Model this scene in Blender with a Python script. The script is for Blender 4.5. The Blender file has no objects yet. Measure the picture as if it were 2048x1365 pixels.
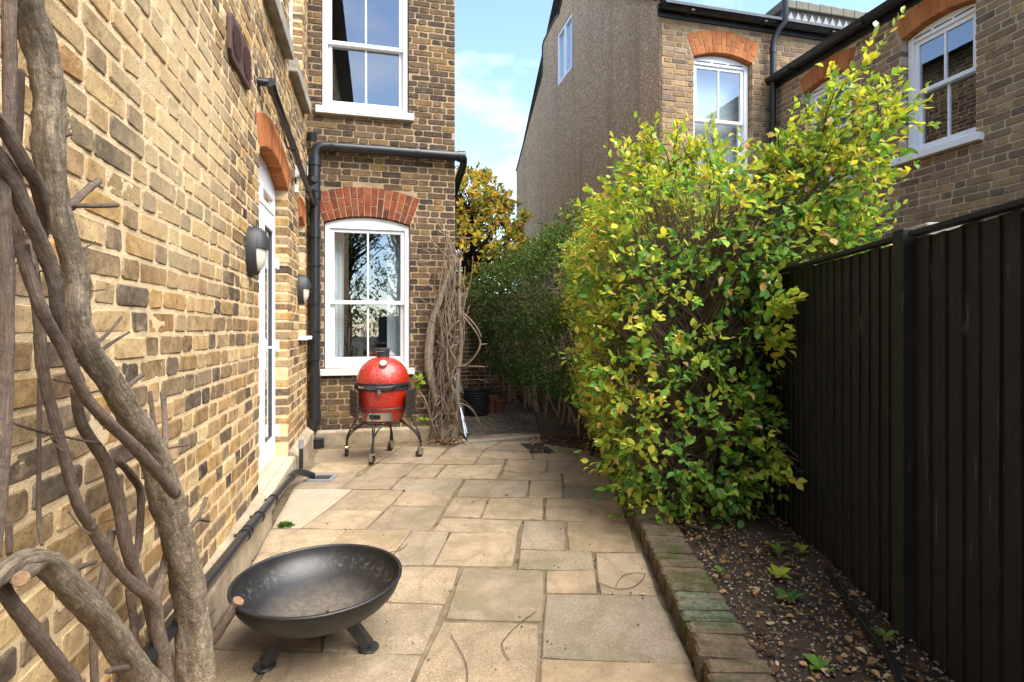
import bpy, bmesh, math, random
import numpy as np
from mathutils import Vector, Matrix
R = math.radians
random.seed(7)
RNG = np.random.default_rng(11)
scene = bpy.context.scene
COL = scene.collection

# ------------------------------------------------------------------ frame of reference
# camera stands at the origin of the plan, 1.3 m up, looking along +Y.
F = 1093.0; CX = 1024.0; HY = 657.0; CAMZ = 1.3
US = (-0.2373, 0.9714)      # along the terrace (into the distance)
VS = (0.9714, 0.2373)       # across the side return, to the right
def P(s, t, z=0.0): return Vector((s*US[0]+t*VS[0], s*US[1]+t*VS[1], z))
def on_t(px, py, t):
    a = (px-CX)/F; Y = t/(VS[0]*a+VS[1]); return Vector((a*Y, Y, CAMZ-(py-HY)/F*Y))
def on_s(px, py, s):
    a = (px-CX)/F; Y = s/(US[1]+US[0]*a); return Vector((a*Y, Y, CAMZ-(py-HY)/F*Y))
def on_z(px, py, z=0.0):
    Y = (CAMZ-z)*F/(py-HY); return Vector(((px-CX)/F*Y, Y, z))
def at_y(px, py, Y): return Vector(((px-CX)/F*Y, Y, CAMZ-(py-HY)/F*Y))
def st(v): return (US[0]*v.x+US[1]*v.y, VS[0]*v.x+VS[1]*v.y)
def proj(v): return (CX+F*v.x/v.y, HY+F*(CAMZ-v.z)/v.y) if v.y > .05 else (-9999, -9999)

# ------------------------------------------------------------------ camera, sky, sun, exposure
cam = bpy.data.cameras.new('camera'); camo = bpy.data.objects.new('camera', cam); COL.objects.link(camo)
camo.location = (0, 0, CAMZ); camo.rotation_euler = (R(90), 0, 0)
cam.sensor_width = 36; cam.lens = 36*F/2048; cam.shift_y = (HY-682.5)/2048
cam.clip_start = .02; cam.clip_end = 600
scene.camera = camo
SUN_EL = 54.0; SUN_TURN = R(-52)     # turned back from straight across the return towards the camera's side
SUN_AZ = (VS[0]*math.cos(SUN_TURN)+US[0]*math.sin(SUN_TURN), VS[1]*math.cos(SUN_TURN)+US[1]*math.sin(SUN_TURN))
world = bpy.data.worlds.new('World'); scene.world = world; world.use_nodes = True
nt = world.node_tree; nt.nodes.clear()
wo = nt.nodes.new('ShaderNodeOutputWorld'); bg = nt.nodes.new('ShaderNodeBackground'); bg.inputs[1].default_value = .065
sky = nt.nodes.new('ShaderNodeTexSky'); sky.sky_type = 'NISHITA'; sky.sun_disc = False
sky.sun_elevation = R(SUN_EL); sky.sun_rotation = math.atan2(SUN_AZ[0], SUN_AZ[1])
sky.air_density = 1.0; sky.dust_density = .4; sky.ozone_density = 1.5; sky.altitude = 50
tc = nt.nodes.new('ShaderNodeTexCoord')
mp = nt.nodes.new('ShaderNodeMapping'); mp.inputs['Scale'].default_value = (1, 1, 2.6); mp.inputs['Location'].default_value = (1.9, .85, .1)
nz = nt.nodes.new('ShaderNodeTexNoise'); nz.inputs['Scale'].default_value = 2.3; nz.inputs['Detail'].default_value = 7; nz.inputs['Roughness'].default_value = .55
cr = nt.nodes.new('ShaderNodeValToRGB'); cr.color_ramp.elements[0].position = .50; cr.color_ramp.elements[1].position = .82
mx = nt.nodes.new('ShaderNodeMixRGB'); mx.inputs[2].default_value = (5.2, 5.4, 5.7, 1)
nt.links.new(tc.outputs['Generated'], mp.inputs[0]); nt.links.new(mp.outputs[0], nz.inputs[0]); nt.links.new(nz.outputs[0], cr.inputs[0])
nt.links.new(cr.outputs[0], mx.inputs[0]); nt.links.new(sky.outputs[0], mx.inputs[1]); nt.links.new(mx.outputs[0], bg.inputs[0]); nt.links.new(bg.outputs[0], wo.inputs[0])
sl = bpy.data.lights.new('sun', 'SUN'); sl.energy = 1.5; sl.angle = R(56); sl.color = (1, .925, .82)
so = bpy.data.objects.new('sun', sl); COL.objects.link(so)
sd = Vector((SUN_AZ[0]*math.cos(R(SUN_EL)), SUN_AZ[1]*math.cos(R(SUN_EL)), math.sin(R(SUN_EL))))
so.rotation_euler = sd.to_track_quat('Z', 'Y').to_euler(); so.location = sd*30
scene.view_settings.view_transform = 'Standard'; scene.view_settings.look = 'None'
scene.view_settings.gamma = 1; scene.view_settings.use_curve_mapping = False
scene.view_settings.exposure = 2.85
scene.cycles.use_denoising = True
scene.cycles.max_bounces = 6; scene.cycles.transparent_max_bounces = 12
scene.cycles.sample_clamp_indirect = 6

# ------------------------------------------------------------------ materials
MATS = {}
def newmat(name):
    m = bpy.data.materials.new(name); m.use_nodes = True; m.node_tree.nodes.clear(); MATS[name] = m
    return m, m.node_tree, m.node_tree.nodes, m.node_tree.links
def ramp(n, stops, interp='LINEAR'):
    r = n.new('ShaderNodeValToRGB'); r.color_ramp.interpolation = interp
    e = r.color_ramp.elements
    while len(e) > 1: e.remove(e[-1])
    e[0].position = stops[0][0]; e[0].color = (*stops[0][1], 1)
    for p, c in stops[1:]:
        x = e.new(p); x.color = (*c, 1)
    return r
def noise(n, l, scale, vec=None, detail=5, rough=.6):
    x = n.new('ShaderNodeTexNoise'); x.inputs['Scale'].default_value = scale; x.inputs['Detail'].default_value = detail
    x.inputs['Roughness'].default_value = rough
    if vec: l.new(vec, x.inputs['Vector'])
    return x
def mixc(n, l, fac, a, b, mode='MIX'):
    m = n.new('ShaderNodeMixRGB'); m.blend_type = mode
    for i, v in ((0, fac), (1, a), (2, b)):
        if hasattr(v, 'is_linked'): l.new(v, m.inputs[i])
        elif i == 0: m.inputs[0].default_value = v
        else: m.inputs[i].default_value = (*v, 1)
    return m.outputs[0]
def mapr(n, l, v, a, b, c=0., d=1.):
    m = n.new('ShaderNodeMapRange'); l.new(v, m.inputs[0])
    for i, x in enumerate((a, b, c, d)): m.inputs[i+1].default_value = x
    return m.outputs[0]
def math_(n, l, op, a, b=None):
    m = n.new('ShaderNodeMath'); m.operation = op
    for i, v in enumerate((a, b)):
        if v is None: continue
        if hasattr(v, 'is_linked'): l.new(v, m.inputs[i])
        else: m.inputs[i].default_value = v
    return m.outputs[0]
def finish(n, l, color, rough=.8, height=None, bstr=.3, bdist=.01, metal=0, spec=.3, extra=None):
    o = n.new('ShaderNodeOutputMaterial'); b = n.new('ShaderNodeBsdfPrincipled')
    for k, v in (('Base Color', color), ('Roughness', rough), ('Metallic', metal), ('Specular IOR Level', spec)):
        if hasattr(v, 'is_linked'): l.new(v, b.inputs[k])
        elif k == 'Base Color': b.inputs[k].default_value = (*v, 1)
        else: b.inputs[k].default_value = v
    if height is not None:
        bp = n.new('ShaderNodeBump'); bp.inputs['Strength'].default_value = bstr; bp.inputs['Distance'].default_value = bdist
        l.new(height, bp.inputs['Height']); l.new(bp.outputs[0], b.inputs['Normal'])
    if extra:
        for k, v in extra.items(): b.inputs[k].default_value = v
    l.new(b.outputs[0], o.inputs[0]); return b
def posn(n):
    return n.new('ShaderNodeNewGeometry').outputs['Position']
def attr(n, name):
    a = n.new('ShaderNodeAttribute'); a.attribute_name = name; return a

def brick_mat(name, stops, smear=(.42, .30, .17), smear_amt=.35, soot=.4, pale=None, mottle=.5):
    m, t, n, l = newmat(name)
    pos = posn(n); a = attr(n, 'rnd'); oi = n.new('ShaderNodeObjectInfo')
    h = math_(n, l, 'FRACT', math_(n, l, 'ADD', a.outputs['Fac'], oi.outputs['Random']))
    base = ramp(n, stops, 'LINEAR'); l.new(h, base.inputs[0])
    # offset the noise for each brick so patterns never run across joints
    off = n.new('ShaderNodeVectorMath'); off.operation = 'ADD'; l.new(pos, off.inputs[0])
    cmb = n.new('ShaderNodeCombineXYZ'); l.new(math_(n, l, 'MULTIPLY', h, 37.), cmb.inputs[0]); l.new(math_(n, l, 'MULTIPLY', h, 91.), cmb.inputs[2]); l.new(cmb.outputs[0], off.inputs[1])
    v = off.outputs[0]
    n1 = noise(n, l, 16, v, 6, .65); n2 = noise(n, l, 75, v, 5, .7); n3 = noise(n, l, 5, pos, 4, .6); n4 = noise(n, l, 30, v, 3, .5)
    dark = mixc(n, l, 1., base.outputs[0], (.34, .30, .27), 'MULTIPLY')
    lite = mixc(n, l, .4, base.outputs[0], (.46, .33, .17))
    c = mixc(n, l, mapr(n, l, n1.outputs[0], .36, .68, 0, mottle), base.outputs[0], dark)
    c = mixc(n, l, mapr(n, l, n4.outputs[0], .5, .75, 0, mottle), c, lite)
    c = mixc(n, l, mapr(n, l, n2.outputs[0], .3, .75, .0, .3), c, dark)
    c = mixc(n, l, mapr(n, l, n3.outputs[0], .5, .7, 0, soot), c, (.055, .048, .042))
    blot = noise(n, l, 22, v, 5, .8); c = mixc(n, l, mapr(n, l, blot.outputs[0], .56, .68, 0, .35), c, dark)
    sm = math_(n, l, 'MULTIPLY', mapr(n, l, noise(n, l, 11, pos, 6, .75).outputs[0], .56, .66, 0, 1), smear_amt)
    c = mixc(n, l, sm, c, smear)
    if pale:  # paler bricks around a centre, with a bright glow put into their colour
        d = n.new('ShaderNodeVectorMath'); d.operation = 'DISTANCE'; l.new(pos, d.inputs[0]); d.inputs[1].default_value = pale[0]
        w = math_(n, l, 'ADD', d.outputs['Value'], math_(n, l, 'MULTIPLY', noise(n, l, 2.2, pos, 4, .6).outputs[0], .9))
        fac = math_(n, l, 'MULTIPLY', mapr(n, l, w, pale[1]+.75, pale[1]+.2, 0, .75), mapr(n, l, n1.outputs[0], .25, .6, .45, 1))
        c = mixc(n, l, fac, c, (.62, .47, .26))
    pit = mapr(n, l, noise(n, l, 120, v, 2, .5).outputs[0], .64, .7, 0, 1)
    c = mixc(n, l, math_(n, l, 'MULTIPLY', pit, .55), c, (.03, .025, .02))
    hh = math_(n, l, 'ADD', math_(n, l, 'MULTIPLY', n1.outputs[0], .8), math_(n, l, 'MULTIPLY', n2.outputs[0], .45))
    hh = math_(n, l, 'SUBTRACT', hh, math_(n, l, 'MULTIPLY', pit, .4))
    finish(n, l, c, .93, hh, .75, .006, spec=.15)
    return m
def mortar_mat(name, c1, c2, c3):
    m, t, n, l = newmat(name); pos = posn(n)
    a = noise(n, l, 9, pos, 6, .65); b = noise(n, l, 160, pos, 3, .6); d = noise(n, l, 2, pos, 4, .6)
    c = mixc(n, l, mapr(n, l, a.outputs[0], .3, .7), c1, c2)
    c = mixc(n, l, mapr(n, l, d.outputs[0], .5, .72, 0, .7), c, c3)
    c = mixc(n, l, mapr(n, l, b.outputs[0], .55, .75, 0, .4), c, c3)
    finish(n, l, c, .95, math_(n, l, 'ADD', b.outputs[0], math_(n, l, 'MULTIPLY', a.outputs[0], 1.5)), .8, .006, spec=.1)
YEL = [(0, (.06, .05, .043)), (.09, (.13, .11, .09)), (.18, (.22, .165, .10)), (.27, (.36, .25, .12)), (.36, (.20, .165, .125)), (.45, (.44, .335, .18)), (.54, (.52, .42, .26)), (.63, (.33, .20, .085)), (.71, (.10, .085, .072)), (.79, (.42, .28, .12)), (.87, (.26, .20, .14)), (.94, (.47, .37, .22)), (1, (.08, .066, .056))]
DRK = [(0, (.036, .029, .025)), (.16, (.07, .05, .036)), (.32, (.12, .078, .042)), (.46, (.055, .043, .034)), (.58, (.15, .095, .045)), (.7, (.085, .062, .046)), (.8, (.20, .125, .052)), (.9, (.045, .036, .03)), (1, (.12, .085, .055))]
BRN = [(0, (.12, .082, .052)), (.15, (.21, .145, .08)), (.3, (.15, .105, .068)), (.42, (.26, .175, .085)), (.55, (.19, .135, .085)), (.66, (.10, .075, .06)), (.78, (.29, .20, .10)), (.88, (.16, .10, .066)), (1, (.22, .165, .11))]
RED = [(0, (.19, .05, .027)), (.25, (.29, .075, .035)), (.45, (.10, .035, .026)), (.6, (.33, .09, .038)), (.75, (.15, .05, .035)), (.9, (.38, .11, .045)), (1, (.22, .07, .045))]
ORG = [(0, (.42, .135, .045)), (.3, (.52, .18, .055)), (.5, (.35, .11, .045)), (.75, (.56, .21, .065)), (1, (.45, .15, .055))]
K = lambda st, f: [(p, tuple(min(.8, c*f) for c in q)) for p, q in st]
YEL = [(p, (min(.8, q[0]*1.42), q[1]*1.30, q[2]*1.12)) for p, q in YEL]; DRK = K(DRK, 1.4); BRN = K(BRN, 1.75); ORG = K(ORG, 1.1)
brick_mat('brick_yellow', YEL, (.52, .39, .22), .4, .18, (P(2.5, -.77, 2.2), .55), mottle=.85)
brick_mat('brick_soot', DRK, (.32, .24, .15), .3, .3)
brick_mat('brick_brown', BRN, (.34, .26, .17), .3, .25)
brick_mat('brick_red', RED, (.40, .20, .11), .15, .3)
brick_mat('brick_orange', ORG, (.50, .26, .12), .2, .1, mottle=.3)
brick_mat('brick_edging', [(0, (.13, .088, .055)), (.3, (.20, .135, .08)), (.55, (.105, .075, .052)), (.8, (.18, .125, .075)), (1, (.15, .11, .075))], (.26, .21, .15), .25, .35)
brick_mat('paver', [(0, (.05, .045, .043)), (.4, (.085, .072, .064)), (.7, (.065, .057, .053)), (1, (.11, .09, .078))], (.13, .11, .09), .3, .3)
mortar_mat('mortar_sand', (.72, .55, .33), (.62, .46, .26), (.40, .30, .18))
mortar_mat('mortar_tan', (.44, .325, .20), (.35, .255, .155), (.17, .125, .085))
mortar_mat('mortar_grey', (.55, .47, .36), (.46, .38, .28), (.28, .225, .17))
mortar_mat('joint_dark', (.12, .094, .06), (.25, .195, .125), (.025, .024, .014))

def simple(name, c, rough=.5, nscale=None, namp=.2, bump=0, metal=0, spec=.4, c2=None, bscale=None, extra=None, bdist=.004):
    m, t, n, l = newmat(name); pos = n.new('ShaderNodeTexCoord').outputs['Object'] if False else posn(n)
    col = c; hgt = None
    if nscale:
        x = noise(n, l, nscale, pos, 6, .65)
        col = mixc(n, l, mapr(n, l, x.outputs[0], .35, .68, 0, namp), c, c2 or tuple(k*.35 for k in c))
        hgt = x.outputs[0]
    if bscale: hgt = noise(n, l, bscale, pos, 4, .6).outputs[0]
    finish(n, l, col, rough, hgt if bump else None, bump, bdist, metal, spec, extra)
simple('white_paint', (.80, .81, .82), .35, 14, .12, 0, c2=(.58, .57, .53))
simple('white_worn', (.70, .69, .67), .6, 22, .55, .4, c2=(.28, .25, .21))
simple('upvc', (.84, .85, .87), .22)
simple('grey_seal', (.06, .065, .07), .5)
simple('stone_sill', (.46, .39, .29), .85, 12, .5, .5, c2=(.22, .18, .12), bscale=90)
simple('stone_sill_grey', (.36, .32, .26), .9, 9, .7, .6, c2=(.13, .115, .09), bscale=60)
simple('render_plinth', (.42, .34, .235), .95, 7, .7, .8, c2=(.16, .13, .085), bscale=80)
simple('plastic_black', (.014, .015, .017), .32, 10, .3, 0, spec=.5, c2=(.035, .035, .036))
simple('iron_black', (.016, .016, .017), .42, 30, .55, .35, spec=.5, c2=(.06, .058, .055), bscale=60)
simple('lamp_shell', (.03, .03, .032), .5, 60, .25, .15)
simple('lamp_glass', (.62, .57, .47), .35)
simple('vent_brown', (.085, .042, .032), .55, 30, .3)
simple('vent_hole', (.012, .009, .008), .9)
simple('red_glaze', (.40, .019, .007), .16, 4, .18, 1., spec=.6, bscale=62, bdist=.010, extra={'Coat Weight': .5, 'Coat Roughness': .12})
simple('steel', (.62, .60, .56), .3, 20, .3, 0, metal=1)
simple('gasket', (.012, .012, .012), .8)
simple('shelf_wood', (.020, .018, .017), .6, 40, .5, .3, c2=(.055, .045, .038))
simple('rubber', (.02, .02, .02), .7)
simple('brass_chain', (.5, .35, .08), .35, metal=1)
simple('dial', (.8, .78, .7), .3)
simple('gutter_black', (.013, .014, .016), .38, 5, .4, 0, c2=(.04, .04, .042))
simple('slate', (.10, .105, .115), .7, 14, .6, .4, c2=(.045, .047, .05))
simple('lead', (.22, .23, .245), .5, 9, .5, .3, c2=(.16, .17, .18))
simple('tile_old', (.12, .11, .095), .9, 12, .6, .6, c2=(.20, .18, .12))
simple('soil', (.055, .038, .026), .97, 9, .6, 1., c2=(.022, .016, .012), bscale=45, bdist=.02)
simple('curtain', (.84, .86, .89), .9)
simple('room_dark', (.05, .045, .04), .9)
simple('blind_white', (.74, .76, .76), .8)
simple('concrete', (.33, .31, .27), .95, 15, .7, .8, c2=(.15, .14, .12), bscale=60)
simple('terracotta', (.15, .048, .028), .8, 20, .4)
simple('alu', (.30, .33, .37), .5, 12, .4, 0, metal=.7)
simple('hose', (.012, .012, .013), .5)
simple('grate', (.03, .03, .032), .6, 20, .5)
simple('box_grey', (.45, .45, .44), .5)
simple('book', (.35, .12, .08), .7)
simple('furniture', (.10, .075, .055), .6)
simple('cut_wood', (.27, .165, .085), .8, 130, .8, .2, c2=(.09, .05, .028))

def fire_mat():
    m, t, n, l = newmat('fire_steel'); pos = posn(n)
    oc = n.new('ShaderNodeTexCoord').outputs['Object']
    a = noise(n, l, 14, oc, 6, .7); b = noise(n, l, 45, oc, 5, .7)
    sep = n.new('ShaderNodeSeparateXYZ'); l.new(oc, sep.inputs[0])
    r2 = math_(n, l, 'SQRT', math_(n, l, 'ADD', math_(n, l, 'POWER', sep.outputs[0], 2.), math_(n, l, 'POWER', sep.outputs[1], 2.)))
    bowl = attr(n, 'rnd').outputs['Fac']     # 1 on the inside
    ash = math_(n, l, 'MULTIPLY', mapr(n, l, math_(n, l, 'ADD', r2, math_(n, l, 'MULTIPLY', a.outputs[0], .12)), .30, .17), bowl)
    rim = math_(n, l, 'MULTIPLY', math_(n, l, 'MULTIPLY', mapr(n, l, r2, .25, .28), mapr(n, l, r2, .31, .295)), mapr(n, l, b.outputs[0], .52, .66))
    c = mixc(n, l, mapr(n, l, a.outputs[0], .4, .7, 0, .5), (.008, .008, .0085), (.026, .024, .022))
    c = mixc(n, l, math_(n, l, 'MULTIPLY', ash, mapr(n, l, b.outputs[0], .35, .6, .45, .95)), c, (.12, .098, .075))
    c = mixc(n, l, math_(n, l, 'MULTIPLY', math_(n, l, 'MULTIPLY', rim, bowl), .35), c, (.16, .155, .15))
    rg = mapr(n, l, math_(n, l, 'ADD', ash, math_(n, l, 'MULTIPLY', b.outputs[0], .3)), .1, .8, .42, .85)
    finish(n, l, c, rg, b.outputs[0], .25, .003, spec=.6)
fire_mat()
def slab_mat():
    m, t, n, l = newmat('york_stone'); pos = posn(n); a = attr(n, 'rnd'); oi = n.new('ShaderNodeObjectInfo')
    h = oi.outputs['Random']
    base = ramp(n, [(0, (.30, .235, .165)), (.18, (.40, .295, .18)), (.34, (.27, .225, .165)), (.5, (.37, .285, .195)), (.66, (.43, .33, .205)), (.82, (.31, .25, .18)), (1, (.39, .28, .165))]); l.new(h, base.inputs[0])
    off = n.new('ShaderNodeVectorMath'); off.operation = 'ADD'; l.new(pos, off.inputs[0])
    cmb = n.new('ShaderNodeCombineXYZ'); l.new(math_(n, l, 'MULTIPLY', h, 53.), cmb.inputs[0]); l.new(math_(n, l, 'MULTIPLY', h, 17.), cmb.inputs[1]); l.new(cmb.outputs[0], off.inputs[1]); v = off.outputs[0]
    big = noise(n, l, 1.6, pos, 5, .6); mid = noise(n, l, 7, v, 7, .7); fine = noise(n, l, 95, v, 4, .8); sp = noise(n, l, 170, pos, 3, .6)
    c = mixc(n, l, mapr(n, l, mid.outputs[0], .38, .66, 0, .6), base.outputs[0], mixc(n, l, 1., base.outputs[0], (.55, .50, .46), 'MULTIPLY'))
    spk = mapr(n, l, math_(n, l, 'FRACT', math_(n, l, 'MULTIPLY', h, 7.3)), .3, .8, .25, 1.)
    c = mixc(n, l, math_(n, l, 'MULTIPLY', mapr(n, l, fine.outputs[0], .46, .62, 0, .75), spk), c, (.50, .40, .28))
    c = mixc(n, l, math_(n, l, 'MULTIPLY', mapr(n, l, sp.outputs[0], .55, .66, 0, .75), spk), c, (.11, .085, .058))
    c = mixc(n, l, mapr(n, l, noise(n, l, 34, pos, 5, .75).outputs[0], .56, .70, 0, .5), c, (.13, .10, .065))
    c = mixc(n, l, mapr(n, l, big.outputs[0], .42, .68, 0, .6), c, (.165, .132, .082))
    vein = n.new('ShaderNodeTexWave'); vein.inputs['Scale'].default_value = 1.1; vein.inputs['Distortion'].default_value = 14; vein.inputs['Detail'].default_value = 5; vein.inputs['Detail Scale'].default_value = 1.6; l.new(v, vein.inputs[0])
    c = mixc(n, l, mapr(n, l, vein.outputs[1], .8, 1., 0, .3), c, (.16, .12, .075))
    alg = mapr(n, l, noise(n, l, 2.6, pos, 6, .7).outputs[0], .5, .68, 0, .5)
    c = mixc(n, l, alg, c, (.14, .135, .06))
    pale = a.outputs['Fac']
    c = mixc(n, l, math_(n, l, 'MULTIPLY', pale, mapr(n, l, mid.outputs[0], .3, .7, .3, .6)), c, (.52, .46, .365))
    hh = math_(n, l, 'ADD', math_(n, l, 'MULTIPLY', mid.outputs[0], 2.2), math_(n, l, 'MULTIPLY', fine.outputs[0], .6))
    hh = math_(n, l, 'ADD', hh, math_(n, l, 'MULTIPLY', vein.outputs[1], .35))
    finish(n, l, c, .86, hh, .9, .009, spec=.25)
slab_mat()
def bark_mat(name, c1, c2, c3, scale=1.):
    m, t, n, l = newmat(name)
    uv = n.new('ShaderNodeUVMap'); uv.uv_map = 'UVMap'
    mpg = n.new('ShaderNodeMapping'); mpg.inputs['Scale'].default_value = (10*scale, 9*scale, 1); l.new(uv.outputs[0], mpg.inputs[0])
    a = noise(n, l, 1.6, mpg.outputs[0], 8, .72); b = noise(n, l, 60, posn(n), 4, .6); d = noise(n, l, 7, posn(n), 4, .6)
    c = mixc(n, l, mapr(n, l, a.outputs[0], .35, .65), c1, c2)
    c = mixc(n, l, mapr(n, l, d.outputs[0], .5, .7, 0, .6), c, c3)
    c = mixc(n, l, mapr(n, l, b.outputs[0], .45, .7, 0, .6), c, tuple(k*.3 for k in c1))
    fi = noise(n, l, 3.2, mpg.outputs[0], 4, .6); c = mixc(n, l, mapr(n, l, math_(n, l, 'ABSOLUTE', math_(n, l, 'SUBTRACT', fi.outputs[0], .5)), .035, 0, 0, .75), c, tuple(k*.22 for k in c1))
    finish(n, l, c, .85, math_(n, l, 'ADD', a.outputs[0], math_(n, l, 'MULTIPLY', b.outputs[0], .5)), 1., .014, spec=.2)
bark_mat('bark_pale', (.45, .36, .255), (.15, .115, .078), (.25, .225, .14))
bark_mat('bark_brown', (.38, .285, .215), (.17, .122, .09), (.26, .21, .16), 1.4)
bark_mat('bark_far', (.42, .335, .245), (.15, .115, .08), (.27, .23, .165))
bark_mat('bark_dark', (.09, .07, .05), (.045, .036, .027), (.07, .066, .05))
bark_mat('twig', (.40, .30, .21), (.17, .125, .085), (.27, .21, .15))

def leaf_mat(name, trans=.45, gloss=.04, rough=.38):
    m, t, n, l = newmat(name); a = attr(n, 'col'); oi = n.new('ShaderNodeObjectInfo')
    nn = noise(n, l, 70, posn(n), 3, .6)
    c = mixc(n, l, mapr(n, l, nn.outputs[0], .35, .7, 0, .3), a.outputs['Color'], (.10, .10, .02), 'MULTIPLY')
    o = n.new('ShaderNodeOutputMaterial'); d = n.new('ShaderNodeBsdfDiffuse'); tr = n.new('ShaderNodeBsdfTranslucent'); g = n.new('ShaderNodeBsdfGlossy'); g.inputs['Roughness'].default_value = rough
    l.new(c, d.inputs[0]); tcol = mixc(n, l, 1., c, (1.25, 1.15, .55), 'MULTIPLY'); l.new(tcol, tr.inputs[0]); g.inputs[0].default_value = (1, 1, 1, 1)
    m1 = n.new('ShaderNodeMixShader'); m1.inputs[0].default_value = trans; l.new(d.outputs[0], m1.inputs[1]); l.new(tr.outputs[0], m1.inputs[2])
    m2 = n.new('ShaderNodeMixShader'); fr = n.new('ShaderNodeFresnel'); fr.inputs[0].default_value = 1.4
    l.new(math_(n, l, 'MULTIPLY', fr.outputs[0], gloss*3), m2.inputs[0]); l.new(m1.outputs[0], m2.inputs[1]); l.new(g.outputs[0], m2.inputs[2]); l.new(m2.outputs[0], o.inputs[0])
leaf_mat('leaf'); leaf_mat('leaf_dull', .3, .025, .5)

def pebble_mat():
    m, t, n, l = newmat('pebbledash'); pos = posn(n)
    v = n.new('ShaderNodeTexVoronoi'); v.inputs['Scale'].default_value = 36; l.new(pos, v.inputs[0])
    a = noise(n, l, 30, pos, 5, .8); big = noise(n, l, .8, pos, 5, .6)
    st_ = n.new('ShaderNodeMapping'); st_.inputs['Scale'].default_value = (2.5, 2.5, .12); l.new(pos, st_.inputs[0]); drip = noise(n, l, 1.2, st_.outputs[0], 5, .65)
    stone = ramp(n, [(0, (.76, .54, .33)), (.3, (.54, .365, .21)), (.6, (.42, .28, .16)), (.85, (.80, .62, .43)), (1, (.62, .42, .255))])
    l.new(v.outputs['Color'], stone.inputs[0])
    c = mixc(n, l, mapr(n, l, v.outputs['Distance'], .35, .8, 0, .55), stone.outputs[0], (.36, .255, .16))
    c = mixc(n, l, mapr(n, l, drip.outputs[0], .48, .66, 0, .6), c, (.28, .205, .145))
    c = mixc(n, l, mapr(n, l, big.outputs[0], .5, .7, 0, .3), c, (.30, .23, .155))
    hh = math_(n, l, 'SUBTRACT', math_(n, l, 'MULTIPLY', a.outputs[0], .6), v.outputs['Distance'])
    finish(n, l, c, .95, hh, 1., .014, spec=.15)
pebble_mat()
def fence_mat():
    m, t, n, l = newmat('fence_black'); pos = posn(n)
    mpg = n.new('ShaderNodeMapping'); mpg.inputs['Scale'].default_value = (30, 30, 1.6); l.new(pos, mpg.inputs[0])
    a = noise(n, l, 2, mpg.outputs[0], 7, .7); b = noise(n, l, 5, pos, 4, .6)
    mp2 = n.new('ShaderNodeMapping'); mp2.inputs['Scale'].default_value = (26, 26, 3.2); l.new(pos, mp2.inputs[0])
    s = noise(n, l, 1.3, mp2.outputs[0], 3, .55)
    c = mixc(n, l, a.outputs[0], (.0050, .0054, .0062), (.0140, .0144, .0155))
    c = mixc(n, l, mapr(n, l, b.outputs[0], .5, .75, 0, .5), c, (.024, .020, .017))
    c = mixc(n, l, mapr(n, l, s.outputs[0], .645, .70, 0, .3), c, (.16, .145, .13))
    kn = n.new('ShaderNodeTexVoronoi'); kn.inputs['Scale'].default_value = 5; l.new(pos, kn.inputs[0]); c = mixc(n, l, mapr(n, l, kn.outputs['Distance'], .12, .05, 0, .7), c, (.004, .004, .004))
    zz = n.new('ShaderNodeSeparateXYZ'); l.new(pos, zz.inputs[0])
    c = mixc(n, l, math_(n, l, 'MULTIPLY', mapr(n, l, zz.outputs[2], .42, .1, 0, .5), b.outputs[0]), c, (.05, .042, .033))
    finish(n, l, c, .62, a.outputs[0], .6, .004, spec=.3)
fence_mat()
def moss_mat():
    m, t, n, l = newmat('brick_mossy'); pos = posn(n); oi = n.new('ShaderNodeObjectInfo')
    base = ramp(n, [(0, (.12, .09, .06)), (.3, (.20, .145, .09)), (.55, (.085, .066, .047)), (.8, (.17, .125, .08)), (1, (.13, .10, .072))]); l.new(oi.outputs['Random'], base.inputs[0])
    g = n.new('ShaderNodeNewGeometry'); sx = n.new('ShaderNodeSeparateXYZ'); l.new(g.outputs['Normal'], sx.inputs[0]); up = mapr(n, l, sx.outputs[2], .4, .9)
    a = noise(n, l, 6, pos, 6, .7); b = noise(n, l, 60, pos, 5, .7); d = noise(n, l, 16, pos, 5, .7)
    c = mixc(n, l, mapr(n, l, d.outputs[0], .4, .65, 0, .7), base.outputs[0], (.05, .042, .03))
    c = mixc(n, l, mapr(n, l, b.outputs[0], .45, .7, 0, .4), c, (.28, .22, .14))
    c = mixc(n, l, math_(n, l, 'MULTIPLY', mapr(n, l, a.outputs[0], .50, .60, 0, .9), mapr(n, l, b.outputs[0], .3, .55)), c, (.045, .062, .016))
    pt = n.new('ShaderNodeVectorMath'); pt.operation = 'DISTANCE'; l.new(pos, pt.inputs[0]); pt.inputs[1].default_value = on_z(1400, 1215, .11)
    gp = mapr(n, l, math_(n, l, 'ADD', pt.outputs['Value'], math_(n, l, 'MULTIPLY', d.outputs[0], .5)), .46, .30, 0, .55)
    c = mixc(n, l, math_(n, l, 'MULTIPLY', math_(n, l, 'MULTIPLY', gp, up), mapr(n, l, b.outputs[0], .38, .58)), c, (.14, .25, .17))
    finish(n, l, c, .95, math_(n, l, 'ADD', d.outputs[0], b.outputs[0]), .8, .007, spec=.15)
moss_mat()
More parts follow.
